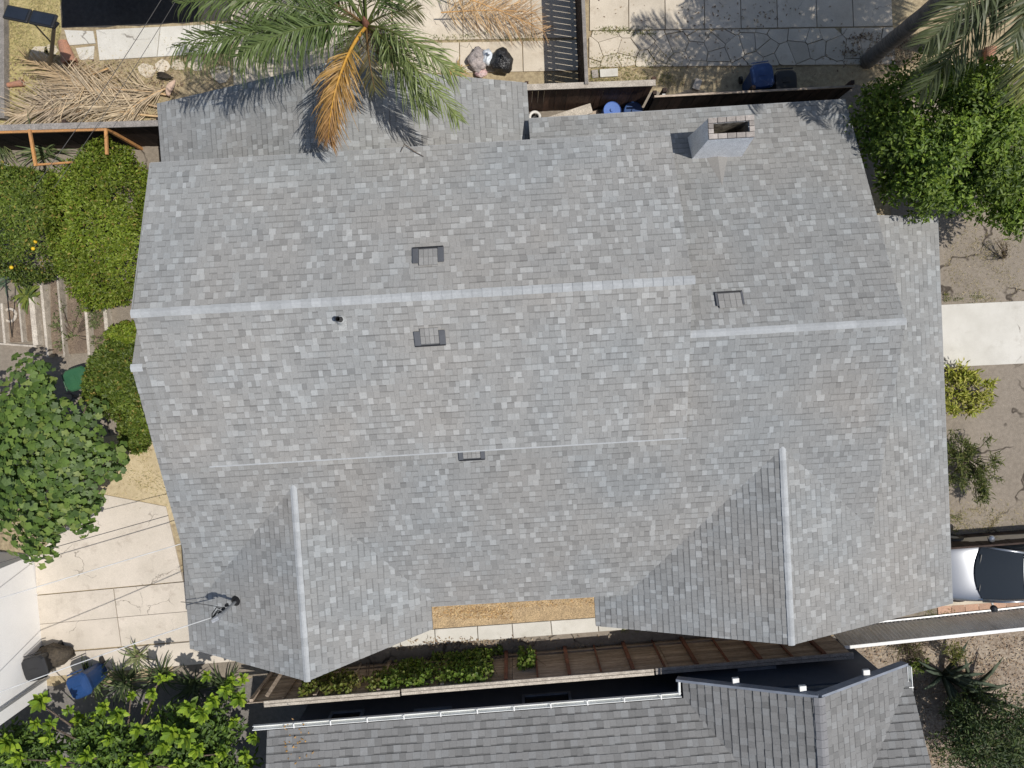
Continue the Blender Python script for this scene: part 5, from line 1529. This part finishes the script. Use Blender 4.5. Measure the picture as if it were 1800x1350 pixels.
bag('cloth_heap', 'pink cloth lying below the rubbish bags', 'cloth', (846, 129), (.17, .09, .06), 'cloth_pink', 4, neck=False)
bag('cloth_heap', 'brown blanket heaped behind the black bin at the garage', 'cloth', (108, 1144), (.45, .3, .35), 'cloth_brown', 5, neck=False)

# ------------------------------------------------------------------ back yard things
# lamp post with solar panels
lb = P(88, 118, 0)
lp = thing('solar_lamp', 'black solar street lamp at the top left corner', 'lamp', lb)
ltop = P(95, 48, 2.9)
MB().tube([lb, lb.lerp(ltop, .5), ltop], [.06, .05, .045], 10).obj('pole', 'plastic_black', lp)
MB().lathe(lb, [(.13, 0), (.13, .02), (.07, .05)], 12).obj('base_plate', 'plastic_black', lp)
la = P(102, 40, 2.95); lc = P(12, 22, 2.95)
ld = (lc - la); ll_ = ld.length; ldn = ld.normalized(); lang = math.atan2(ldn.y, ldn.x)
for k in range(2):
    c_ = la + ldn * ll_ * (.27 + .5 * k) + Vector((0, 0, .03))
    M_ = Matrix.Rotation(lang, 3, 'Z') @ Matrix.Rotation(.25, 3, 'X')
    ho = MB().box(c_, (ll_ * .48, .36, .07), rot=M_).obj('lamp_head', 'plastic_black', lp, bevel=.025)
    MB().box(c_ + Vector((0, 0, .042)), (ll_ * .40, .27, .012), rot=M_).obj('solar_panel', 'solar_cell', ho)
MB().tube([lb.lerp(ltop, .62), lb.lerp(ltop, .8).lerp(c_, .5), c_ - Vector((0, 0, .05))], .018, 6).obj('strut', 'plastic_black', lp)
MB().tube([ltop, la], .04, 8).obj('arm', 'plastic_black', lp)

def pot(label, px, r_, h, lie_az, mat='terracotta', z=.0):
    c = P(px[0], px[1], z); t = thing('plant_pot', label, 'pot', c)
    M_ = Matrix.Rotation(lie_az, 3, 'Z') @ Matrix.Rotation(math.pi / 2, 3, 'Y')
    q = c + Vector((0, 0, r_ * .9))
    MB().lathe(q, [(0, -h / 2), (r_ * .62, -h / 2), (r_ * .9, h * .3), (r_ * .78, h * .3), (r_ * .55, -h * .42), (0, -h * .42)], 20, M=M_).obj('pot_body', mat, t, smooth=False)
    MB().lathe(q, [(r_ * .9, h * .3), (r_, h * .3), (r_, h * .5), (r_ * .85, h * .5), (r_ * .85, h * .3)], 20, M=M_).obj('pot_rim', mat, t)
    return t
pot('large brown clay pot lying on its side by the solar lamp', (124, 98), .20, .62, rad(-75))
pot('slim orange clay pot lying by the left border', (28, 150), .09, .52, rad(5))
pot('tall clay pot near the palm trunks at the right', (1733, 105), .16, .5, rad(85))

# dead palm fronds piled up
DRY = [(0.50, 0.40, 0.28), (0.56, 0.46, 0.32), (0.44, 0.37, 0.29), (0.50, 0.36, 0.20), (0.40, 0.33, 0.26)]
fr = [((300, 168), (60, 130), .10, 0, 'topmost long straw coloured dead frond of the pile'), ((290, 190), (40, 150), .12, 2, 'grey dead frond across the middle of the pile'), ((285, 205), (70, 195), .12, 1, 'dead frond along the dark fence cap'),
      ((180, 195), (20, 180), .14, 4, 'short greyish dead frond at the left of the pile'), ((190, 120), (70, 180), .15, 3, 'tan dead frond slanting through the pile'), ((305, 150), (180, 205), .13, 0, 'short dead frond near the roof corner'), ((60, 125), (200, 170), .12, 2, 'dead frond beneath the solar lamp'), ((240, 205), (120, 150), .14, 1, 'bent dead frond in the middle of the pile')]
for k, (a_, b_, z_, ci, lab) in enumerate(fr):
    A_ = P(a_[0], a_[1], z_); B_ = P(b_[0], b_[1], z_)
    r_ = np.random.RandomState(200 + k)
    o = frond('dead_frond', None, A_, az_to(A_, B_), .12, (B_ - A_).length, .25, r_, DRY[ci], leaflet=.8, nl=70, lw=.024, sag=.35, tipcol=DRY[(ci + 1) % 5], rach=(.035, .008), mat='dry_leaf', start=.12, hspread=[.8, .45, 1.0, .6][k % 4], ragged_=.45, twist=r_.uniform(-.5, .5))
    o['label'] = lab; o['category'] = 'palm frond'; o['group'] = 'dead palm fronds in the back yard'
for k, (a_, b_, lab) in enumerate((((775, 22), (935, 25), 'dry tan frond lying on the back patio beside the slatted fence'), ((770, -20), (950, 55), 'upper dry tan frond drooping at the slatted fence'))):
    A_ = P(a_[0], a_[1], .5); B_ = P(b_[0], b_[1], .4)
    o = frond('dead_frond', None, A_, az_to(A_, B_), .15, (B_ - A_).length * 1.05, .45, np.random.RandomState(220 + k), (0.55, 0.38, 0.20), leaflet=.7, nl=60, lw=.016, sag=.6, tipcol=(0.42, 0.27, 0.15), rach=(.02, .008), mat='dry_leaf', start=.05)
    o['label'] = lab; o['category'] = 'palm frond'; o['group'] = 'dead palm fronds in the back yard'
def sheath(label, a_, b_, w, col, k):
    A_ = P(a_[0], a_[1], .12); B_ = P(b_[0], b_[1], .16); d = (B_ - A_); s_ = Vector((-d.y, d.x, 0)).normalized()
    V = []; F = []
    for i in range(9):
        f_ = i / 8; ww = w * math.sin(math.pi * (.15 + .8 * f_))
        for j in range(5):
            x = j / 4 * 2 - 1
            V.append(A_.lerp(B_, f_) + s_ * ww * x + Vector((0, 0, .1 * (x * x) * (1 - f_ * .5) + .06 * math.sin(f_ * 4))))
    for i in range(8):
        for j in range(4): F.append((i * 5 + j, i * 5 + j + 1, i * 5 + j + 6, i * 5 + j + 5))
    o = mesh_obj('palm_sheath', V, F, 'dry_leaf', None, cols=[col] * len(F), smooth=True, label=label, cat='palm sheath')
    m_ = o.modifiers.new('thick', 'SOLIDIFY'); m_.thickness = .012
sheath('curved pale palm sheath in the middle of the frond pile', (120, 150), (185, 160), .14, (0.52, 0.36, 0.26), 1)
sheath('brown palm sheath lower in the frond pile', (130, 205), (152, 178), .16, (0.45, 0.30, 0.18), 2)
sheath('pale palm sheath standing against the roof corner', (298, 170), (308, 140), .1, (0.56, 0.42, 0.33), 3)
sheath('small dark palm sheath on the stepping stones', (278, 133), (304, 137), .08, (0.06, 0.05, 0.04), 4)
MBb = MB().bar(P(4, -150, .12), P(6, 210, .12), .2, .22)
MBb.obj('timber_edge', 'grey_wood', None, label='grey timber beam along the upper left border', cat='beam', bevel=.008)

# orange timber frame
tf = thing('trellis', 'orange timber trellis frame below the dark fence', 'trellis', P(100, 275, 0))
fz = 1.75
def beam(a_, b_, za, zb_, w=.07): MB().bar(P(a_[0], a_[1], za), P(b_[0], b_[1], zb_), w, w).obj('beam', 'orange_wood', tf, bevel=.004)
beam((-200, 238), (186, 228), fz + .04, fz + .04, .06)
for (x, y) in ((42, 222), (186, 226)):
    top_p = P(x, y, fz); g_ = Vector((top_p.x, top_p.y, 0))
    MB().bar(g_, top_p, .075, .075).obj('post', 'orange_wood', tf, bevel=.004)
beam((52, 228), (63, 292), fz + .1, fz + .1, .065); beam((186, 226), (188, 272), fz + .1, fz + .1, .065)
beam((62, 290), (150, 284), fz + .04, fz + .04, .05)

# yucca and hose
def strap_plant(name, label, px, n, L, cols, seed, w=.04, z0=.1, cat='plant'):
    rng = np.random.RandomState(seed); b = P(px[0], px[1], 0); t = thing(name, label, cat, b)
    V = []; F = []; C = []
    for k in range(n):
        a = rng.uniform(0, 6.28); e = rng.uniform(.3, 1.2); l_ = L * rng.uniform(.7, 1.15); p = np.array(b) + np.array([rng.normal(0, .07), rng.normal(0, .07), z0]); s_ = np.array([-math.sin(a), math.cos(a), 0])
        c = np.array(cols[rng.randint(len(cols))]) * rng.uniform(.8, 1.2); n0 = len(V)
        for i in range(6):
            f_ = i / 5; ww = w * (1 - f_) ** .6 * .5 + .002
            V += [p + s_ * ww, p - s_ * ww]
            p = p + np.array([math.cos(a) * math.cos(e), math.sin(a) * math.cos(e), math.sin(e)]) * l_ / 5; e -= rng.uniform(.15, .42)
            if i: F.append((n0 + 2 * i - 2, n0 + 2 * i - 1, n0 + 2 * i + 1, n0 + 2 * i)); C.append(c)
    V = np.array(V); V[:, 2] = np.maximum(V[:, 2], .03)
    fast_obj('blades', V, np.array(F), 'leaf', t, cols=np.array(C))
    MB().lathe(b, [(.07, -.02), (.06, z0 + .06), (0, z0 + .08)], 8).obj('stem', 'bark', t)
    return t
YU = [(0.15, 0.19, 0.08), (0.22, 0.25, 0.11), (0.10, 0.14, 0.06)]
strap_plant('yucca', 'grey green yucca behind the orange timber frame', (85, 268), 44, .95, YU, 101)
strap_plant('yucca', 'yucca at the left border behind the orange frame', (12, 258), 40, .9, YU, 102)
strap_plant('snake_plant', 'upright striped snake plant at the shaded patio edge', (246, 1150), 26, .55, [(0.26, 0.28, 0.13), (0.16, 0.2, 0.09)], 103, w=.05)
strap_plant('strap_plant', 'arching strap leaved plant beside the large blue bin', (175, 1190), 30, .8, [(0.12, 0.17, 0.06), (0.2, 0.26, 0.1)], 104, w=.05)
strap_plant('strap_plant', 'dark strap leaved plant under the left gable eave', (290, 1185), 40, .7, [(0.05, 0.08, 0.03), (0.08, 0.11, 0.04)], 105, w=.045)
strap_plant('dry_tuft', 'small orange dry plant at the palm frond tips', (805, 124), 26, .38, [(0.55, 0.32, 0.12), (0.5, 0.36, 0.16)], 106, w=.03, z0=.03)
strap_plant('garden_plant', 'leafy clump at the end of the left garden beds', (55, 520), 46, .5, [(0.2, 0.24, 0.05), (0.13, 0.18, 0.05)], 107, w=.09)
strap_plant('garden_plant', 'bluish spiky plant at the left border of the garden', (10, 495), 40, .4, [(0.14, 0.19, 0.13), (0.1, 0.15, 0.09)], 108, w=.05)

strap_plant('strap_plant', 'dark arching plant nearest the left gable peak', (400, 1200), 46, .75, [(0.05, 0.075, 0.03), (0.09, 0.12, 0.045)], 115, w=.05)
strap_plant('strap_plant', 'dark arching plant between snake plant and rosette tree', (225, 1195), 46, .8, [(0.045, 0.07, 0.03), (0.10, 0.13, 0.05)], 116, w=.05)
strap_plant('strap_plant', 'dark low plant in the shade left of the long fence', (345, 1200), 46, .7, [(0.05, 0.075, 0.03), (0.07, 0.10, 0.04)], 117, w=.05)
def torus(name, label, cat, px, r_, rt, mat, z=.06, turns=1):
    c = P(px[0], px[1], z); pts = []
    for k in range(28 * turns + 1):
        a = 2 * math.pi * k / 28; pts.append(c + Vector((math.cos(a) * r_ * (1 - .05 * k / 28), math.sin(a) * r_, .02 * k / 28)))
    return MB().tube(pts, rt, 8).obj(name, mat, None, label=label, cat=cat, smooth=True)
torus('hose_coil', 'white garden hose coil at the left border', 'hose', (8, 300), .17, .025, 'hose_white', turns=2)
torus('pot_ring', 'round clay ring planter lying on the garden boards', 'planter', (18, 554), .17, .04, 'pale_wood', .12, 1)

# raised garden beds: boards on edge
gb = thing('garden_bed', 'row of raised garden beds with pale edging boards left of the house', 'garden bed', P(95, 560, 0))
for (x0, y0, x1, y1, w_) in ((-30, 540, -12, 606, .06), (8, 534, 14, 604, .06), (38, 530, 45, 602, .05), (60, 522, 68, 607, .14), (76, 490, 89, 628, .07), (105, 485, 118, 627, .05), (153, 517, 161, 624, .07), (187, 528, 194, 604, .10)):
    MB().bar(P(x0, y0, .14), P(x1, y1, .14), w_, .26).obj('edging_board', 'pale_wood', gb, bevel=.006)
for (xa, ya, xb, yb, xc, yc, xd, yd) in ((90, 492, 105, 490, 117, 622, 92, 622), (119, 490, 152, 515, 160, 620, 121, 622), (163, 520, 186, 530, 192, 600, 168, 620), (46, 530, 60, 525, 66, 600, 46, 600), (14, 530, 38, 530, 44, 600, 16, 602)):
    pl_ = ccw([tuple(P(x, y, .05).xy) for x, y in ((xa, ya), (xb, yb), (xc, yc), (xd, yd))]); v, f = prism(pl_, -.03, .09)
    mesh_obj('bed_soil', v, f, 'soil', gb)
MB().bar(P(0, 604, .1), P(68, 609, .1), .05, .2).obj('edging_board', 'pale_wood', gb)
q = P(14, 500, 0)
t = thing('garden_hook', 'thin black shepherd hook standing in the garden beds', 'garden hook', P(22, 598, 0))
MB().tube([P(22, 598, 0), P(15, 540, .9), P(6, 450, 1.6), P(-4, 444, 1.65)], .014, 6).obj('rod', 'plastic_black', t)
MB().tube([P(-4, 444, 1.65), P(-10, 449, 1.6), P(-8, 455, 1.55)], .014, 6).obj('hook', 'plastic_black', t)
rr = random.Random(15)
stem_bush('bed_plants', 'green seedlings growing in the right garden beds', [(130, 590)] + [(rr.choice([98, 130, 175, 180]) + rr.uniform(-10, 12), rr.uniform(520, 620)) for _ in range(34)], [(0.16, 0.19, 0.07), (0.2, 0.22, 0.1), (0.12, 0.16, 0.06)], 111, .09, .35, .28, 16, cat='plants')

# stored things between fence and house
def plank(label, a_, b_, z_, w_, mat='pale_wood'):
    MB().bar(P(a_[0], a_[1], z_), P(b_[0], b_[1], z_ + .15), w_, .05).obj('plank', mat, None, label=label, cat='plank', bevel=.004)
plank('wide pale plank leaning behind the back fence', (960, 216), (1040, 190), .35, .26)
plank('narrow dark plank under the pale one', (985, 214), (1052, 197), .2, .1, 'old_wood')
plank('long thin timber on the ground behind the chimney fence', (1170, 196), (1250, 192), .25, .08)
def drum(name, label, px, r_, h, mat, tilt=0.0):
    c = P(px[0], px[1], 0); t = thing(name, label, 'barrel', c)
    M_ = Matrix.Rotation(tilt, 3, 'X')
    MB().lathe(c, [(r_ * .92, 0), (r_, h * .1), (r_, h * .33), (r_ * 1.03, h * .35), (r_, h * .37), (r_, h * .66), (r_ * 1.03, h * .68), (r_, h * .7), (r_, h * .95), (r_ * .95, h), (r_ * .9, h * .97), (0, h * .97)], 22, M=M_).obj('drum_body', mat, t)
    MB().lathe(c + M_ @ Vector((0, 0, h * .97)), [(.0, .04), (.05, .04), (.05, 0)], 10, M=M_).obj('bung', mat, t)
drum('barrel', 'light blue barrel behind the back fence', (1070, 209), .24, .7, 'light_blue')
drum('barrel', 'darker blue tub beside the light blue barrel', (1108, 206), .26, .5, 'bin_blue')
torus('tyre', 'white walled old tyre by the rear roof corner', 'tyre', (940, 206), .14, .04, 'hose_white', .2)
torus('tyre', 'black tyre lying under the white walled one', 'tyre', (943, 214), .15, .05, 'black_rubber', .08)
v, f = prism(ccw([tuple(P(x, y, .06).xy) for x, y in ((1222, 138), (1234, 142), (1228, 160), (1216, 156))]), .0, .12)
mesh_obj('concrete_block', v, f, 'concrete', None, label='small pale concrete block by the shaded back fence', cat='block', bevel=.01)
v, f = prism(ccw([tuple(P(x, y, .06).xy) for x, y in ((1054, 122), (1086, 120), (1086, 134), (1055, 136))]), .0, .08)
mesh_obj('loose_slab', v, f, 'path_concrete', None, label='loose pale slab by the foot of the slatted fence', cat='slab', bevel=.008)
v, f = prism(ccw([tuple(P(x, y, .06).xy) for x, y in ((1040, 123), (1051, 122), (1052, 136), (1041, 137))]), .0, .06)
mesh_obj('loose_brick', v, f, 'brick', None, label='single brick beside the loose pale slab', cat='brick', bevel=.006)
# low kerb wall at the far right
MB().bar(P(1690, 122, .2), P(2100, 110, .2), .1, .35).obj('low_wall', 'path_concrete', None, label='low pale wall behind the round dark tree', cat='wall', bevel=.01)

# patio cover beyond the top border: throws the dark shade on the back path
pc = thing('patio_cover', 'dark patio cover beyond the top left border', 'patio cover', P(360, -60, 0))
cz = 2.7
c1_ = P(108, 47, 0); 
sh = Vector((sun_dir.x, sun_dir.y, 0)) / -sun_dir.z * cz
qs = [P(108, 48, 0) - sh, P(345, 38, 0) - sh, P(352, -190, 0) - sh, P(98, -190, 0) - sh]
v, f = prism(ccw([tuple(p.xy) for p in qs]), cz - .1, cz)
mesh_obj('cover_roof', v, f, 'grey_wood', pc)
for p in qs[2:] + [qs[0].lerp(qs[3], .4), qs[1].lerp(qs[2], .4)]:
    MB().box(Vector((p.x, p.y, cz / 2 - .05)) + (sum(qs, Vector()) / 4 - p).normalized().xy.to_3d() * .3, (.1, .1, cz - .1)).obj('post', 'dark_wood', pc)

# ------------------------------------------------------------------ wires
def wire(label, a_, b_, sag, r_, mat):
    a_ = Vector(a_); b_ = Vector(b_); pts = [a_.lerp(b_, k / 24) - Vector((0, 0, sag * 4 * (k / 24) * (1 - k / 24))) for k in range(25)]
    MB().tube(pts, r_, 6).obj('overhead_wire', mat, None, label=label, cat='wire')
hd = mtop + Vector((-.15, -.08, -.2))
wire('pale service cable from the mast past the blue bin to the left border', hd, P(-120, 1262, 2.9), .25, .012, 'wire_white')
wire('white cable crossing the patio below the big leaved tree', P(318, 956, 2.1), P(-60, 1070, 2.3), .05, .012, 'wire_white')
wire('dark wire crossing the patio to the white roof', P(296, 906, 2.1), P(-80, 1012, 2.8), .05, .009, 'wire_grey')
wire('thin dark wire from the mast to the roof edge', mtop + Vector((-.1, .05, -.35)), P(318, 1058, 2.4), .04, .009, 'wire_grey')
wire('thin overhead wire crossing the frond pile', P(320, -60, 4.5), P(60, 330, 3.2), .1, .007, 'wire_grey')
wire('second thin overhead wire just right of the first', P(345, -60, 4.5), P(95, 330, 3.2), .1, .006, 'wire_grey')

# ------------------------------------------------------------------ loose ground cover
def scatter(name, polys, n, seed, ll, lw, cols, label, cat, emin=.1, emax=1.0, mat='dry_leaf', z=0.01):
    rng = np.random.RandomState(seed); pts = []
    for (x0, x1, y0, y1, wgt) in polys:
        m_ = int(n * wgt)
        cl = rng.uniform(0, 1, (max(3, m_ // 40), 2)); k = rng.randint(0, len(cl), m_)
        uv_ = np.clip(cl[k] + rng.normal(0, .07, (m_, 2)), 0, 1)
        h_ = rng.rand(m_) < .35; uv_[h_] = rng.uniform(0, 1, (h_.sum(), 2))
        for a_, b_ in uv_:
            q = P(x0 + (x1 - x0) * a_, y0 + (y1 - y0) * b_, 0); pts.append((q.x, q.y, z))
    p = np.array(pts); m_ = len(p)
    a = rng.uniform(0, 6.28, m_); e = rng.uniform(emin, emax, m_)
    ax = np.stack([np.cos(a) * np.cos(e), np.sin(a) * np.cos(e), np.sin(e)], 1)
    nr = np.stack([-np.cos(a) * np.sin(e), -np.sin(a) * np.sin(e), np.cos(e)], 1) + rng.normal(0, .2, (m_, 3))
    l_ = ll * rng.uniform(.5, 1.3, m_)
    V, F, C = leaves(p, ax, nr, l_, l_ * lw, palette(rng, m_, cols, .25)); V[:, 2] = np.maximum(V[:, 2], .006)
    return fast_obj(name, V, F, mat, None, cols=C, kind='stuff', label=label, cat=cat)
scatter('dry_grass', [(0, 105, -20, 110, .3), (0, 300, 110, 215, .25), (100, 380, 60, 150, .12), (1040, 1200, 90, 150, .14), (1660, 1800, 380, 530, .07), (160, 300, 790, 890, .06), (1660, 1800, 880, 945, .06)], 15000, 301, .09, .09, [(0.5, 0.42, 0.22), (0.42, 0.36, 0.18), (0.34, 0.33, 0.14), (0.55, 0.46, 0.28)], 'dry yellow grass tufts over the bare yard', 'grass')
scatter('green_weeds', [(1040, 1150, 50, 62, .2), (1040, 1180, 95, 150, .25), (740, 960, 60, 75, .15), (300, 400, 70, 130, .15), (1660, 1740, 515, 532, .08), (1660, 1700, 900, 945, .06), (1600, 1680, 1070, 1095, .08), (1090, 1140, 1100, 1112, .03)], 2600, 302, .08, .14, [(0.2, 0.22, 0.06), (0.28, 0.27, 0.09), (0.14, 0.18, 0.05)], 'sparse green weeds along slab joints', 'weeds', mat='leaf', z=.03)
scatter('leaf_litter', [(1500, 1800, 1120, 1340, .5), (10, 320, 110, 215, .2), (1040, 1500, 0, 150, .04), (700, 1100, 1118, 1140, .06), (1480, 1620, 60, 120, .12)], 7000, 303, .07, .4, [(0.36, 0.27, 0.18), (0.26, 0.18, 0.12), (0.45, 0.37, 0.26), (0.16, 0.11, 0.08)], 'brown fallen leaves scattered on the ground', 'leaf litter', 0, .35, z=.05)
scatter('wood_chips', [(700, 1120, 1010, 1066, .6), (700, 900, 1066, 1086, .2)], 5000, 304, .06, .35, [(0.58, 0.40, 0.20), (0.46, 0.30, 0.15), (0.66, 0.50, 0.28), (0.34, 0.22, 0.12)], 'wood chips covering the mulch bed', 'wood chips', 0, .4, z=.065)

rl = np.random.RandomState(77); lv = []
for k in range(30):
    q = on_plane(n1, 500 + abs(rl.normal(0, 28)), 1305 + rl.normal(0, 22)); lv.append((q.x, q.y, q.z + .03))
n_ = len(lv)
V, F, C = leaves(np.array(lv), rl.normal(size=(n_, 3)) * np.array([1, 1, .2]), np.array([[0, 0, 1.0]] * n_) + rl.normal(0, .2, (n_, 3)), rl.uniform(.05, .12, n_), rl.uniform(.03, .06, n_), palette(rl, n_, [(0.42, 0.25, 0.09), (0.34, 0.22, 0.11)], .2))
fast_obj('fallen_leaves', V, F, 'dry_leaf', None, cols=C, kind='stuff')
tw = [on_plane(r1n, 718, 262), on_plane(r1n, 745, 276)]
MB().tube([on_plane(r1n, 705, 268) + Vector((0, 0, .05)), on_plane(r1n, 712, 256) + Vector((0, 0, .1)), tw[0].lerp(tw[1], .5) + Vector((0, 0, .05)), tw[1] + Vector((0, 0, .04))], [.008, .012, .01, .006], 6).obj('twig', 'bark', None, label='thin dark twig lying on the upper roof eave below the palm', cat='twig')
